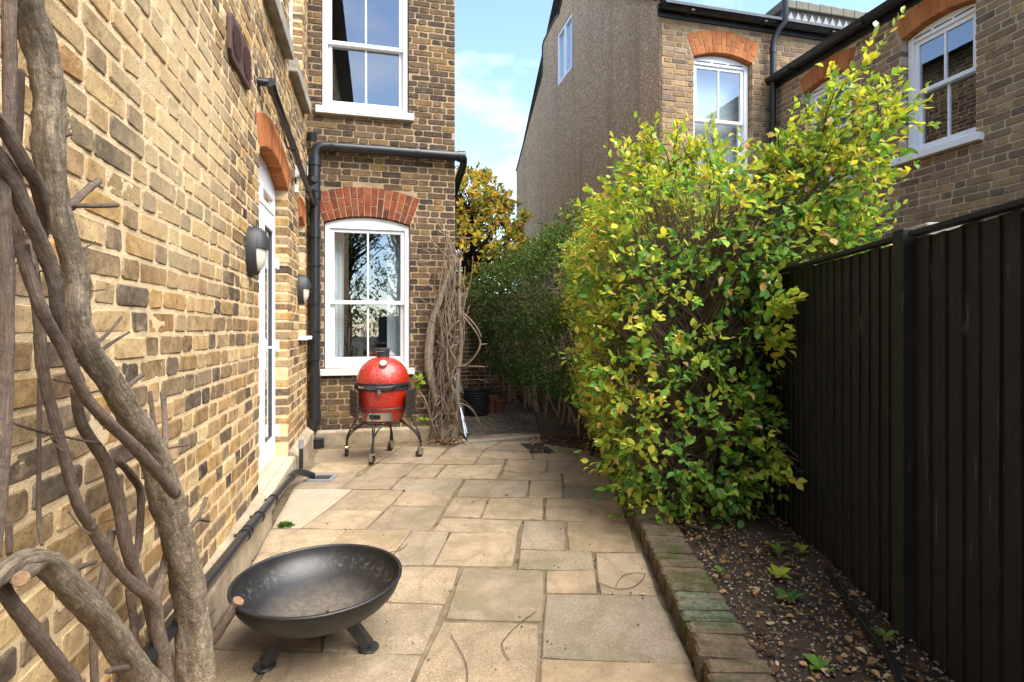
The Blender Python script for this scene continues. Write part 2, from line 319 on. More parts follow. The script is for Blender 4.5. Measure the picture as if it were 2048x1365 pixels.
def glass_mat():
    m, t, n, l = newmat('window_glass')
    o = n.new('ShaderNodeOutputMaterial'); tr = n.new('ShaderNodeBsdfTransparent'); g = n.new('ShaderNodeBsdfGlossy'); g.inputs['Roughness'].default_value = 0.0
    tr.inputs[0].default_value = (.86, .9, .9, 1); g.inputs[0].default_value = (.95, .97, 1, 1)
    lw = n.new('ShaderNodeFresnel'); lw.inputs[0].default_value = 1.55
    w = noise(n, l, 2.4, posn(n), 2, .5); bp = n.new('ShaderNodeBump'); bp.inputs['Strength'].default_value = .03; bp.inputs['Distance'].default_value = .01; l.new(w.outputs[0], bp.inputs['Height']); l.new(bp.outputs[0], g.inputs['Normal'])
    mxs = n.new('ShaderNodeMixShader'); l.new(math_(n, l, 'MULTIPLY', mapr(n, l, lw.outputs[0], 0, 1, .2, 1.0), math_(n, l, 'SUBTRACT', 1., n.new('ShaderNodeNewGeometry').outputs['Backfacing'])), mxs.inputs[0])
    l.new(tr.outputs[0], mxs.inputs[1]); l.new(g.outputs[0], mxs.inputs[2]); l.new(mxs.outputs[0], o.inputs[0])
glass_mat()
MI = MATS

# ------------------------------------------------------------------ mesh building
WM = {}
class MB:
    def __init__(s): s.v = []; s.f = []; s.r = []; s.m = []; s.uv = {}; s.cr = 0.0; s.cm = 0; s.X = None
    def vert(s, p):
        p = Vector(p)
        if s.X is not None: p = s.X @ p
        s.v.append(tuple(p)); return len(s.v)-1
    def face(s, ids, rnd=None): s.f.append(tuple(ids)); s.r.append(s.cr if rnd is None else rnd); s.m.append(s.cm)
    def box(s, x0, x1, y0, y1, z0, z1):
        i = [s.vert((x, y, z)) for z in (z0, z1) for y in (y0, y1) for x in (x0, x1)]
        for q in ((0, 2, 3, 1), (4, 5, 7, 6), (0, 1, 5, 4), (1, 3, 7, 5), (3, 2, 6, 7), (2, 0, 4, 6)): s.face([i[k] for k in q])
    def prism(s, pts, y0, y1):      # polygon in local x,z (counter clockwise seen from -y), extruded along y
        a = [s.vert((x, y0, z)) for x, z in pts]; b = [s.vert((x, y1, z)) for x, z in pts]; k = len(pts)
        s.face(a); s.face(b[::-1])
        for j in range(k): s.face((a[j], b[j], b[(j+1) % k], a[(j+1) % k]))
    def slab(s, pts, z0, z1, ch=0., inset=None):     # polygon in x,y (ccw), chamfered top
        k = len(pts); c = sum((Vector((p[0], p[1])) for p in pts), Vector((0, 0)))/k
        bot = [s.vert((p[0], p[1], z0)) for p in pts]; mid = [s.vert((p[0], p[1], z1-ch)) for p in pts]
        top = []
        for p in pts:
            d = (c-Vector((p[0], p[1]))); d = d.normalized()*ch*1.3; top.append(s.vert((p[0]+d.x, p[1]+d.y, z1)))
        s.face(top)
        for j in range(k):
            j2 = (j+1) % k; s.face((bot[j], bot[j2], mid[j2], mid[j])); s.face((mid[j], mid[j2], top[j2], top[j]))
    def tube(s, pts, rad, n=8, caps=True, uvscale=1.):
        pts = [Vector(p) for p in pts]; rings = []; ln = 0.0
        nrm = None
        for i, p in enumerate(pts):
            tg = (pts[min(i+1, len(pts)-1)]-pts[max(i-1, 0)]).normalized()
            if nrm is None:
                ref = Vector((0, 0, 1)) if abs(tg.z) < .9 else Vector((1, 0, 0)); nrm = tg.cross(ref).normalized()
            else:
                nrm = (nrm-tg*nrm.dot(tg)).normalized()
            bn = tg.cross(nrm); r = rad[i] if hasattr(rad, '__len__') else rad
            if i: ln += (p-pts[i-1]).length
            ring = []
            for k in range(n):
                a = 2*math.pi*k/n; rr = r if not callable(r) else r(a)
                ring.append(s.vert(p+nrm*math.cos(a)*rr+bn*math.sin(a)*rr))
            rings.append((ring, ln))
        for i in range(len(rings)-1):
            A, la = rings[i]; B, lb = rings[i+1]
            for k in range(n):
                k2 = (k+1) % n; s.uv[len(s.f)] = ((k/n, la*uvscale), ((k+1)/n, la*uvscale), ((k+1)/n, lb*uvscale), (k/n, lb*uvscale))
                s.face((A[k], A[k2], B[k2], B[k]))
        if caps:
            s.face(rings[0][0][::-1]); s.face(rings[-1][0])
    def lathe(s, prof, n=32, c=(0, 0), close=False):
        rings = [[s.vert((c[0]+r*math.cos(2*math.pi*k/n), c[1]+r*math.sin(2*math.pi*k/n), z)) for k in range(n)] for r, z in prof]
        for i in range(len(rings)-1):
            for k in range(n): s.face((rings[i][k], rings[i][(k+1) % n], rings[i+1][(k+1) % n], rings[i+1][k]))
        return rings
    def mesh(s, name, mats, smooth=False):
        me = bpy.data.meshes.new(name); me.from_pydata(s.v, [], s.f); me.update()
        for m in (mats if isinstance(mats, (list, tuple)) else [mats]): me.materials.append(MI[m])
        a = me.attributes.new('rnd', 'FLOAT', 'FACE'); a.data.foreach_set('value', np.array(s.r, dtype=np.float32))
        if any(s.m): me.polygons.foreach_set('material_index', s.m)
        if s.uv:
            u = me.uv_layers.new(name='UVMap')
            for fi, uvs in s.uv.items():
                ls = me.polygons[fi].loop_start
                for k, q in enumerate(uvs): u.data[ls+k].uv = q
        if smooth: me.polygons.foreach_set('use_smooth', [True]*len(me.polygons))
        return me
def link(name, me, parent=None, M=None):
    o = bpy.data.objects.new(name, me); COL.objects.link(o)
    M = M if M is not None else (WM[parent] if parent else Matrix.Identity(4))
    WM[o] = M.copy()
    if parent: o.parent = parent; o.matrix_basis = WM[parent].inverted() @ M
    else: o.matrix_basis = M
    return o
def tag(o, label=None, cat=None, group=None, kind=None):
    for k, v in (('label', label), ('category', cat), ('group', group), ('kind', kind)):
        if v: o[k] = v
    return o
def empty(name, loc, label, cat, group=None, rz=0.):
    return tag(link(name, None, None, Matrix.Translation(loc) @ Matrix.Rotation(rz, 4, 'Z')), label, cat, group)
def build(name, mb, mats, parent=None, M=None, smooth=False, bev=0., auto=None):
    o = link(name, mb.mesh(name, mats, smooth), parent, M)
    if bev:
        b = o.modifiers.new('bevel', 'BEVEL'); b.width = bev; b.segments = 2; b.limit_method = 'ANGLE'; b.angle_limit = R(40)
    if auto:
        me = o.data; me.polygons.foreach_set('use_smooth', [True]*len(me.polygons))
        me.set_sharp_from_angle(angle=R(auto))
    return o
def world_mb(parent):       # a builder that takes world coordinates for a child of parent
    m = MB(); m.X = WM[parent].inverted(); return m
def frame(o, ax, ay):       # right handed wall frame: x along the wall, y into the wall, z up
    ax = Vector((*ax, 0)); ay = Vector((*ay, 0)); return Matrix(((ax.x, ay.x, 0, o.x), (ax.y, ay.y, 0, o.y), (ax.z, ay.z, 1, o.z), (0, 0, 0, 1)))
def spline(pts, n=6):
    pts = [np.array(p, dtype=float) for p in pts]; out = []
    for i in range(len(pts)-1):
        p0, p1, p2, p3 = pts[max(i-1, 0)], pts[i], pts[i+1], pts[min(i+2, len(pts)-1)]
        for k in range(n):
            t = k/n; out.append(.5*((2*p1)+(-p0+p2)*t+(2*p0-5*p1+4*p2-p3)*t*t+(-p0+3*p1-3*p2+p3)*t**3))
    out.append(pts[-1]); return out
# ------------------------------------------------------------------ brick walls
WALL_T = -.77; FAR_S = 6.5; CORNER_T = .887; T2 = 3.6; T3 = 5.32
def brick_geo(mb, x0, x1, z0, z1, depth, rnd, jit=.0028, ch=.0034, front=0.):
    j = lambda a=jit: random.uniform(-a, a)
    c = min(.012, (x1-x0)*.2)*random.uniform(.3, 1.1)
    f = front+j(.0022); tilt = j(.003)
    o = [(x0+c, z0), (x1-c, z0), (x1, z0+c), (x1, z1-c), (x1-c, z1), (x0+c, z1), (x0, z1-c), (x0, z0+c)]
    o = [(x+j(), z+j()) for x, z in o]
    cx, cz = (x0+x1)/2, (z0+z1)/2; w = max(x1-x0, .01)
    A = [mb.vert((x, depth, z)) for x, z in o]
    B = [mb.vert((x, f+ch+abs(j(.002)), z)) for x, z in o]
    Cc = [mb.vert((x+(ch*1.1 if x < cx else -ch*1.1)+j(.0015), f+tilt*(x-cx)/w*2+j(.0006), z+(ch*1.1 if z < cz else -ch*1.1)+j(.0015))) for x, z in o]
    mb.face(Cc, rnd)
    for k in range(8):
        k2 = (k+1) % 8; mb.face((A[k], A[k2], B[k2], B[k]), rnd); mb.face((B[k], B[k2], Cc[k2], Cc[k]), rnd)
class Opening:
    def __init__(s, x0, x1, z0, zs, rise=0., th=0.):
        s.x0, s.x1, s.z0, s.zs, s.rise, s.th = x0, x1, z0, zs, rise, th
        s.xc = (x0+x1)/2; w = x1-x0
        if rise:
            s.Rr = (w*w/4+rise*rise)/(2*rise); s.cz = zs+rise-s.Rr; s.th0 = math.asin(w/2/s.Rr)
        s.top = zs+rise
    def arc(s, x): return s.cz+math.sqrt(max(0, s.Rr**2-(x-s.xc)**2)) if s.rise else s.zs
    def cut(s, z):
        if z < s.z0: return None
        if z < s.zs: return (s.x0, s.x1)
        if not s.rise: return None
        r = (z-s.cz)/math.cos(s.th0)
        if r <= s.Rr+s.th: h = r*math.sin(s.th0)
        else:
            q = (s.Rr+s.th)**2-(z-s.cz)**2
            if q <= 0: return None
            h = math.sqrt(q)
        return (s.xc-h-.006, s.xc+h+.006)
def smooth_field(nx, nz, cell, seed):
    r = np.random.default_rng(seed); gx, gz = int(nx/cell)+3, int(nz/cell)+3; g = r.uniform(-1, 1, (gx, gz))
    x = np.arange(nx)/cell; z = np.arange(nz)/cell; i, k = x.astype(int), z.astype(int); fx, fz = (x-i)[:, None], (z-k)[None, :]; fx = fx*fx*(3-2*fx); fz = fz*fz*(3-2*fz)
    return g[i][:, k]*(1-fx)*(1-fz)+g[i+1][:, k]*fx*(1-fz)+g[i][:, k+1]*(1-fx)*fz+g[i+1][:, k+1]*fx*fz
def mortar_sheet(wall, M, x0, x1, z0, z1, holes, mat, step=.0125, base=.0040, amp=.0032):
    # bagged mortar: an uneven skin that laps raggedly over the brick edges
    nx, nz = int((x1-x0)/step)+1, int((z1-z0)/step)+1; X = np.linspace(x0, x1, nx); Z = np.linspace(z0, z1, nz)
    Yd = base+amp*(.55*smooth_field(nx, nz, 1.7, 3)+.45*smooth_field(nx, nz, 4, 4)+.25*smooth_field(nx, nz, 22, 5))
    co = np.stack(np.broadcast_arrays(X[:, None], Yd, Z[None, :]), axis=2).reshape(-1, 3)
    cx = (X[:-1]+X[1:])[:, None]/2; cz = (Z[:-1]+Z[1:])[None, :]/2; ok = np.ones((nx-1, nz-1), bool)
    for o in holes:
        top = np.array([o.arc(min(max(v, o.x0), o.x1))+(o.th+.01 if o.rise else 0) for v in cx[:, 0]])[:, None]; ex = o.th*.35 if o.rise else 0
        ok &= ~((cx > o.x0-.008) & (cx < o.x1+.008) & (cz > o.z0-.01) & (cz < top)); ok &= ~((cx > o.x0-ex) & (cx < o.x1+ex) & (cz > o.zs-.01) & (cz < top)) if o.rise else True
    i, k = np.nonzero(ok); a = i*nz+k; F_ = np.stack([a, a+nz, a+nz+1, a+1], 1)
    me = bpy.data.meshes.new('mortar_skin'); me.vertices.add(len(co)); me.vertices.foreach_set('co', co.astype(np.float32).ravel()); me.loops.add(F_.size); me.loops.foreach_set('vertex_index', F_.astype(np.int32).ravel())
    me.polygons.add(len(F_)); me.polygons.foreach_set('loop_start', np.arange(0, F_.size, 4, dtype=np.int32)); me.polygons.foreach_set('loop_total', np.full(len(F_), 4, dtype=np.int32)); me.polygons.foreach_set('use_smooth', np.ones(len(F_), bool))
    me.materials.append(MI[mat]); me.update(); me.validate(); return tag(link('mortar_skin', me, wall, M), kind='stuff')
def brick_wall(house, name, M, x0, x1, z0, z1, openings, bm, mm, pitch=.0727, S=.228, H=.118, jt=.014, nind=300, holes=None, edge_depth=.11, ztop_f=None):
    holes = openings if holes is None else holes
    mb = MB(); rec = .0055
    xs = sorted(set([x0, x1]+[v for o in holes for v in (o.x0-.004, o.x1+.004) if x0 < v < x1]))
    zs = sorted(set([z0, z1]+[v for o in holes for v in (o.z0, o.top) if z0 < v < z1]))
    for i in range(len(xs)-1):
        for k in range(len(zs)-1):
            cx, cz = (xs[i]+xs[i+1])/2, (zs[k]+zs[k+1])/2
            if any(o.x0-.005 < cx < o.x1+.005 and o.z0 < cz < o.top for o in holes): continue
            a = [mb.vert(p) for p in ((xs[i], rec, zs[k]), (xs[i+1], rec, zs[k]), (xs[i+1], rec, zs[k+1]), (xs[i], rec, zs[k+1]))]; mb.face(a)
    D = .26
    def quad(*ps): mb.face([mb.vert(p) for p in ps])
    quad((x0, D, z0), (x0, rec, z0), (x0, rec, z1), (x0, D, z1)); quad((x1, rec, z0), (x1, D, z0), (x1, D, z1), (x1, rec, z1))
    quad((x0, rec, z1), (x1, rec, z1), (x1, D, z1), (x0, D, z1))
    for o in holes:
        a, b = max(o.x0-.004, x0), min(o.x1+.004, x1)
        quad((a, rec, o.z0), (a, D, o.z0), (a, D, o.top), (a, rec, o.top)); quad((b, D, o.z0), (b, rec, o.z0), (b, rec, o.top), (b, D, o.top))
        quad((a, rec, o.z0), (b, rec, o.z0), (b, D, o.z0), (a, D, o.z0))
        N = 14 if o.rise else 1
        for q in range(N):      # the arch line of the opening
            xa, xb = a+(b-a)*q/N, a+(b-a)*(q+1)/N; za, zb = o.arc(xa)+.004, o.arc(xb)+.004
            quad((xa, rec, za), (xa, D, za), (xb, D, zb), (xb, rec, zb))
            if o.rise: quad((xa, rec, za), (xb, rec, zb), (xb, rec, o.top+.0), (xa, rec, o.top+.0))
    wall = build(name, mb, mm, house, M)
    cells = []
    nc = int((z1-z0)/pitch)
    for k in range(nc):
        za = z0+k*pitch+jt/2; zb = za+pitch-jt
        cuts = []
        for o in openings:
            c = [x for x in (o.cut(za+.004), o.cut((za+zb)/2), o.cut(zb-.004)) if x]
            if c: cuts.append((min(x[0] for x in c), max(x[1] for x in c)))
        x = x0-random.uniform(0, .02)-(0 if k % 2 else (S+H)/2); st_ = True
        wob = random.uniform(-.002, .002)
        while x < x1:
            L = (S if st_ else H)*random.uniform(.94, 1.06); a, b = max(x+jt/2, x0+.002), min(x+L-jt/2, x1-.002); x += L; st_ = not st_
            segs = [(a, b, a <= x0+.003 or b >= x1-.003)]
            for c0, c1 in cuts:
                ns = []
                for (p, q, e) in segs:
                    if q <= c0 or p >= c1: ns.append((p, q, e or abs(q-c0) < .015 or abs(p-c1) < .015)); continue
                    if p < c0: ns.append((p, c0, True))
                    if q > c1: ns.append((c1, q, True))
                segs = ns
            for p, q, e in segs:
                if q-p > .028: cells.append((p, q, za+wob, zb+wob, e))
    full = [c for c in cells if not c[4]]
    sc = []
    for c in full:
        w = M @ Vector(((c[0]+c[1])/2, 0, (c[2]+c[3])/2)); px, py = proj(w)
        if -20 < px < 2068 and -20 < py < 1385: sc.append(((w-Vector((0, 0, CAMZ))).length, c))
    sc.sort(key=lambda e: e[0]); ind = set(c for _, c in sc[:nind])
    lens = {}
    variants = {}
    for c in ind:
        w, h = c[1]-c[0], c[3]-c[2]; key = round(w/.012)
        if key not in variants:
            variants[key] = []
            for q in range(4):
                vb = MB(); brick_geo(vb, -key*.006, key*.006, -h/2, h/2, .02, random.random(), .003 if jt < .02 else .0045); variants[key].append(vb.mesh('brick', bm))
        o = link('brick', random.choice(variants[key]), wall, M @ Matrix.Translation(((c[0]+c[1])/2, random.uniform(-.0015, .0015), (c[2]+c[3])/2)) @ Matrix.Rotation(random.uniform(-.012, .012), 4, 'Y'))
    rb = MB()
    for c in cells:
        if c in ind: continue
        brick_geo(rb, c[0], c[1], c[2], c[3], edge_depth if c[4] else .02, random.random(), .003 if jt < .02 else .0045)
    tag(build('brickwork', rb, bm, wall, M), kind='stuff')
    return wall
def brick_arch(house, M, o, n, mat, double=True, depth=.11):
    base = MB()
    N = 12
    for q in range(N):      # mortar behind the voussoirs
        t0, t1 = -o.th0+2*o.th0*q/N, -o.th0+2*o.th0*(q+1)/N
        pt = lambda r, t, y: (o.xc+r*math.sin(t), y, o.cz+r*math.cos(t))
        r0, r1 = o.Rr+.004, o.Rr+o.th-.004
        base.face([base.vert(p) for p in (pt(r0, t0, .004), pt(r0, t1, .004), pt(r1, t1, .004), pt(r1, t0, .004))])
        base.face([base.vert(p) for p in (pt(r0, t0, .004), pt(r0, t0, depth), pt(r0, t1, depth), pt(r0, t1, .004))])
    ar = build('arch', base, 'mortar_tan', house, M)
    for k in range(n):
        t0, t1 = -o.th0+2*o.th0*k/n, -o.th0+2*o.th0*(k+1)/n; g = .0045/o.Rr
        sp = [(o.Rr, o.Rr+o.th)]
        if double:
            m = o.Rr+o.th*(.66 if k % 2 else .34)+random.uniform(-.01, .01); sp = [(o.Rr, m-.005), (m+.005, o.Rr+o.th)]
        for r0, r1 in sp:
            vb = MB(); tm = (t0+t1)/2; w0, w1 = r0*(t1-t0)/2-.0045, r1*(t1-t0)/2-.0045; h = (r1-r0)/2
            j = lambda: random.uniform(-.0025, .0025); f = random.uniform(-.004, .0)
            pts = [(-w0+j(), -h+j()), (w0+j(), -h+j()), (w1+j(), h+j()), (-w1+j(), h+j())]; c = .004
            A = [vb.vert((x, depth, z)) for x, z in pts]; B = [vb.vert((x, f+c, z)) for x, z in pts]
            Cc = [vb.vert((x-math.copysign(c, x), f, z-math.copysign(c, z))) for x, z in pts]
            rn = random.random(); vb.face(Cc, rn)
            for q in range(4):
                q2 = (q+1) % 4; vb.face((A[q], A[q2], B[q2], B[q]), rn); vb.face((B[q], B[q2], Cc[q2], Cc[q]), rn)
            rm = (r0+r1)/2
            link('brick', vb.mesh('brick', mat), ar, M @ Matrix.Translation((o.xc+rm*math.sin(tm), 0, o.cz+rm*math.cos(tm))) @ Matrix.Rotation(tm, 4, 'Y'))
    return ar
def rect_ring(mb, x0, x1, z0, z1, w, y0, y1, wb=None, wt=None):
    wb = wb or w; wt = wt or w
    mb.box(x0, x0+w, y0, y1, z0, z1); mb.box(x1-w, x1, y0, y1, z0, z1)
    mb.box(x0+w, x1-w, y0+.0005, y1-.0005, z0, z0+wb); mb.box(x0+w, x1-w, y0+.0005, y1-.0005, z1-wt, z1)
def room(house, M, x0, x1, z0, z1, y0, depth, mat, back=None):
    mb = MB(); e = .25
    a, b, c, d = x0-e, x1+e, z0-.3, z1+.2
    q = lambda *ps: mb.face([mb.vert(p) for p in ps])
    y1 = y0+depth
    q((a, y1, c), (a, y1, d), (b, y1, d), (b, y1, c)); q((a, y0, c), (a, y0, d), (a, y1, d), (a, y1, c)); q((b, y1, c), (b, y1, d), (b, y0, d), (b, y0, c))
    q((a, y0, d), (b, y0, d), (b, y1, d), (a, y1, d)); q((a, y1, c), (b, y1, c), (b, y0, c), (a, y0, c))
    return build('room', mb, mat, house, M)
def sash_window(house, M, o, recess, sill=None, lab=None, mid=None, mat='white_paint', bars=True, vent=False, roommat='room_dark', rdepth=2.5, sillmat='white_worn', blind=None):
    x0, x1, z0, zs = o.x0+.006, o.x1-.006, o.z0+.004, o.zs
    y0 = recess; y1 = recess+.13
    fr = MB(); jw = .055
    fr.box(x0, x0+jw, y0, y1, z0, zs); fr.box(x1-jw, x1, y0, y1, z0, zs); fr.box(x0+jw, x1-jw, y0, y1, z0, z0+.05)
    pts = [(x0, zs-.055), (x1, zs-.055)]+[(x1-(x1-x0)*k/14, (o.arc(x1-(x1-x0)*k/14)-.006) if o.rise else zs+.03) for k in range(15)]
    fr.prism([(p[0], max(p[1], zs-.054)) if i > 1 else p for i, p in enumerate(pts)], y0-.001, y1)
    w = build('window', fr, mat, house, M, bev=.003)
    if lab: w['label'] = lab
    ix0, ix1, iz0, iz1 = x0+jw, x1-jw, z0+.05, zs-.055
    zm = mid or (iz0+iz1)/2; sw = .042
    for (a, b, ya, nb) in ((zm-.022, iz1, y0+.022, 'upper'), (iz0, zm+.022, y0+.066, 'lower')):
        sm = MB(); rect_ring(sm, ix0+.002, ix1-.002, a, b, sw, ya, ya+.042, .07 if nb == 'lower' else .042)
        if bars: sm.box((ix0+ix1)/2-.010, (ix0+ix1)/2+.010, ya+.004, ya+.038, a+.041, b-.041)
        build('sash', sm, mat, w, M, bev=.003)
        bz = a+(.07 if nb == 'lower' else .042)
        cols = [(ix0+.002+sw, (ix0+ix1)/2-.010), ((ix0+ix1)/2+.010, ix1-.002-sw)] if bars else [(ix0+.002+sw, ix1-.002-sw)]
        for p, q in cols:
            pm = MB(); pm.box(p-.003, q+.003, ya+.018, ya+.022, bz-.003, b-.039); build('pane', pm, 'window_glass', w, M)
    if vent:
        vm = MB()
        for k in range(3):
            q0 = x0+(x1-x0)*(.1+.28*k); vm.box(q0, q0+(x1-x0)*.24, y0-.006, y0-.0015, zs-.02, zs-.008)
        build('trickle_vent', vm, 'grey_seal', w, M)
    if sill:
        sb = MB(); h, over, pr = sill
        sb.box(o.x0-over, o.x1+over, -pr, y0+.02, o.z0-h, o.z0-.002); 
        build('sill', sb, sillmat, w, M, bev=.006)
    room(house, M, o.x0, o.x1, o.z0, o.top, .262, rdepth, roommat)
    if blind:
        bm_ = MB(); N = 40
        for k in range(N):
            xa, xb = o.x0+(o.x1-o.x0)*k/N, o.x0+(o.x1-o.x0)*(k+1)/N
            f = lambda x: .3
            bm_.face([bm_.vert(p) for p in ((xa, f(xa), o.z0), (xb, f(xb), o.z0), (xb, f(xb), o.top+.1), (xa, f(xa), o.top+.1))])
        build('blind', bm_, blind, w, M)
    return w

# ------------------------------------------------------------------ the house on the left
house = empty('brick_house', P(5, -1.5, 0), 'yellow stock brick house at left with white garden door and projecting rear wing', 'house')
ML = frame(P(0, WALL_T, 0), US, (-VS[0], -VS[1]))
MF = frame(P(FAR_S, 0, 0), VS, US)
door_o = Opening(3.93, 5.13, .18, 2.50, .13, .22)
win2_o = Opening(5.80, 6.26, 1.22, 2.40, .05, .2)
up1_o = Opening(4.08, 4.86, 3.70, 5.3); up2_o = Opening(5.22, 6.08, 3.70, 5.3)
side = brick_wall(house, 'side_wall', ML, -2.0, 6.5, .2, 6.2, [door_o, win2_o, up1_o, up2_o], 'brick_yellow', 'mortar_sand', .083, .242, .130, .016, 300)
mortar_sheet(side, ML, .7, 6.49, .21, 5.2, [door_o, win2_o, up1_o, up2_o], 'mortar_sand')
brick_arch(house, ML, door_o, 17, 'brick_orange', False, .105)
brick_arch(house, ML, win2_o, 8, 'brick_orange', False, .105)
lo_o = Opening(-.598, .359, .84, 2.50, .085, .335); hi_o = Opening(-.625, .341, 3.80, 5.62, .085, .335)
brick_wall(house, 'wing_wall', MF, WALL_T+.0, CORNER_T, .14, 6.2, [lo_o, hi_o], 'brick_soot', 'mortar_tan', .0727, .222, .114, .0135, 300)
brick_arch(house, MF, lo_o, 15, 'brick_red'); brick_arch(house, MF, hi_o, 15, 'brick_red')
MFL = frame(P(0, CORNER_T, 0), US, (-VS[0], -VS[1]))
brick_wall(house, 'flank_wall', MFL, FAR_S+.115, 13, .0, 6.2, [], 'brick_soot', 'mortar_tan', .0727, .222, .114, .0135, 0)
sash_window(house, MF, lo_o, .045, (.075, .05, .06), 'lower sash window with white curtains behind the grill', 1.60, sillmat='white_worn')
sash_window(house, MF, hi_o, .045, (.085, .06, .06), 'upper sash window reflecting the sky', 4.58, sillmat='white_worn', rdepth=1.2, roommat='room_dark')
sash_window(house, ML, win2_o, .10, (.04, .03, .07), 'small window beside the drainpipe', bars=False, sillmat='white_paint')
for o in (up1_o, up2_o):
    w = sash_window(house, ML, o, .10, None, None)
    sb = MB(); sb.box(o.x0-.07, o.x1+.08, -.075, .12, o.z0-.13, o.z0-.003); build('sill', sb, 'stone_sill_grey', w, ML, bev=.01)
# plinths
pm = MB()
pm.prism([(0, 0), (0, 0), (0, 0)], 0, 0) if False else None
def wedge(mb, x0, x1, prof):        # profile in (y,z), swept along x
    k = len(prof); A = [mb.vert((x0, y, z)) for y, z in prof]; B = [mb.vert((x1, y, z)) for y, z in prof]
    mb.face(A); mb.face(B[::-1])
    for j in range(k): mb.face((A[j], A[(j+1) % k], B[(j+1) % k], B[j]))
for a, b in ((-2.0, 3.9), (5.16, 6.49)):
    pm = MB(); nseg = int((b-a)/.25)
    for k in range(nseg):
        xa, xb = a+(b-a)*k/nseg, a+(b-a)*(k+1)/nseg; j = random.uniform(-.006, .006)
        wedge(pm, xa, xb, [(.2, -.05), (-.085+j, -.05), (-.08+j, .165), (-.015, .215), (.2, .215)])
    build('plinth', pm, 'render_plinth', house, ML)
pm = MB(); wedge(pm, WALL_T+.09, CORNER_T+.03, [(.2, -.05), (-.06, -.05), (-.055, .13), (-.01, .15), (.2, .15)]); build('plinth', pm, 'render_plinth', house, MF, bev=.012)
sm = MB(); wedge(sm, 3.86, 5.14, [(.25, .04), (-.055, .04), (-.055, .155), (-.045, .165), (.25, .186)]); build('doorstep', sm, 'stone_sill', house, ML, bev=.006)
sm = MB(); wedge(sm, 3.90, 5.12, [(.2, -.05), (-.03, -.05), (-.03, .0395), (.2, .0395)]); build('step_base', sm, 'render_plinth', house, ML)
# french doors
def french_door():
    y0 = .105; x0, x1 = door_o.x0+.006, door_o.x1-.006; fr = MB(); z0 = .19; zt = 2.20
    fr.box(x0, x0+.06, y0, y0+.07, z0, 2.5); fr.box(x1-.06, x1, y0, y0+.07, z0, 2.5); fr.box(x0+.06, x1-.06, y0, y0+.07, zt, zt+.06)
    pts = [(x0, 2.44), (x1, 2.44)]+[(x1-(x1-x0)*k/14, max(2.445, door_o.arc(x1-(x1-x0)*k/14)-.006)) for k in range(15)]
    fr.prism(pts, y0-.001, y0+.07); fr.box(x0+.06, x1-.06, y0, y0+.07, z0, z0+.03)
    d = build('door', fr, 'upvc', house, ML, bev=.004); d['label'] = 'white glazed double door with fanlight'
    xm = (x0+x1)/2
    for a, b in ((x0+.062, xm-.002), (xm+.002, x1-.062)):
        lf = MB(); rect_ring(lf, a, b, z0+.033, zt-.003, .085, y0-.012, y0+.045, .16); build('leaf', lf, 'upvc', d, ML, bev=.006)
        sl_ = MB(); rect_ring(sl_, a+.083, b-.083, z0+.19, zt-.087, .012, y0+.0, y0+.03); build('glazing_seal', sl_, 'grey_seal', d, ML)
        gl = MB(); gl.box(a+.09, b-.09, y0+.014, y0+.019, z0+.195, zt-.092); build('pane', gl, 'window_glass', d, ML)
        fl = MB(); rect_ring(fl, a, b, zt+.062, 2.438, .05, y0-.008, y0+.045); build('fanlight', fl, 'upvc', d, ML, bev=.005)
        gl = MB(); gl.box(a+.048, b-.048, y0+.014, y0+.019, zt+.11, 2.39); build('pane', gl, 'window_glass', d, ML)
    hd = MB(); hx = xm+.045; hd.box(hx-.016, hx+.016, y0-.024, y0-.0125, .98, 1.22)
    hd.tube([(hx, y0-.02, 1.15), (hx, y0-.065, 1.15), (hx+.02, y0-.07, 1.15), (hx+.13, y0-.068, 1.148)], .0095, 8)
    build('handle', hd, 'upvc', d, ML, auto=40)
    for z in (.42, 1.15, 1.86):
        h = MB(); h.tube([(x1-.058, y0-.03, z-.05), (x1-.058, y0-.03, z+.05)], .011, 10); h.box(x1-.085, x1-.03, y0-.026, y0-.0125, z-.04, z+.04); build('hinge', h, 'upvc', d, ML, bev=.002)
    room(house, ML, door_o.x0, door_o.x1, .3, door_o.top, .262, 2., 'room_dark')
    cm = MB()
    for k in range(30):
        xa, xb = 4.0+k*.0375, 4.0+(k+1)*.0375; f = lambda x: .42+.02*math.sin(x*48)
        cm.face([cm.vert(p) for p in ((xa, f(xa), .2), (xb, f(xb), .2), (xb, f(xb), 2.5), (xa, f(xa), 2.5))])
    build('curtain', cm, 'curtain', d, ML, smooth=True)
french_door()
# curtains and a few things inside the lower window
for a, b in ((-.56, -.40), (.10, .33)):
    cm = MB(); N = 36
    for k in range(N):
        xa, xb = a+(b-a)*k/N, a+(b-a)*(k+1)/N; f = lambda x: .33+.022*math.sin(x*115)+.01*math.sin(x*53)
        cm.face([cm.vert(p) for p in ((xa, f(xa), .7), (xb, f(xb), .7), (xb, f(xb), 2.6), (xa, f(xa), 2.6))])
    build('curtain', cm, 'curtain', house, MF, smooth=True)
fm = MB(); fm.box(-.3, .1, .8, 1.1, .5, .95); fm.box(-.28, -.2, .85, 1.05, .95, 1.35); build('furniture', fm, 'furniture', house, MF)
fm = MB(); fm.box(-.26, -.15, .6, .75, .86, .9); fm.box(-.12, -.09, .6, .72, .86, 1.02); build('books', fm, 'book', house, MF)
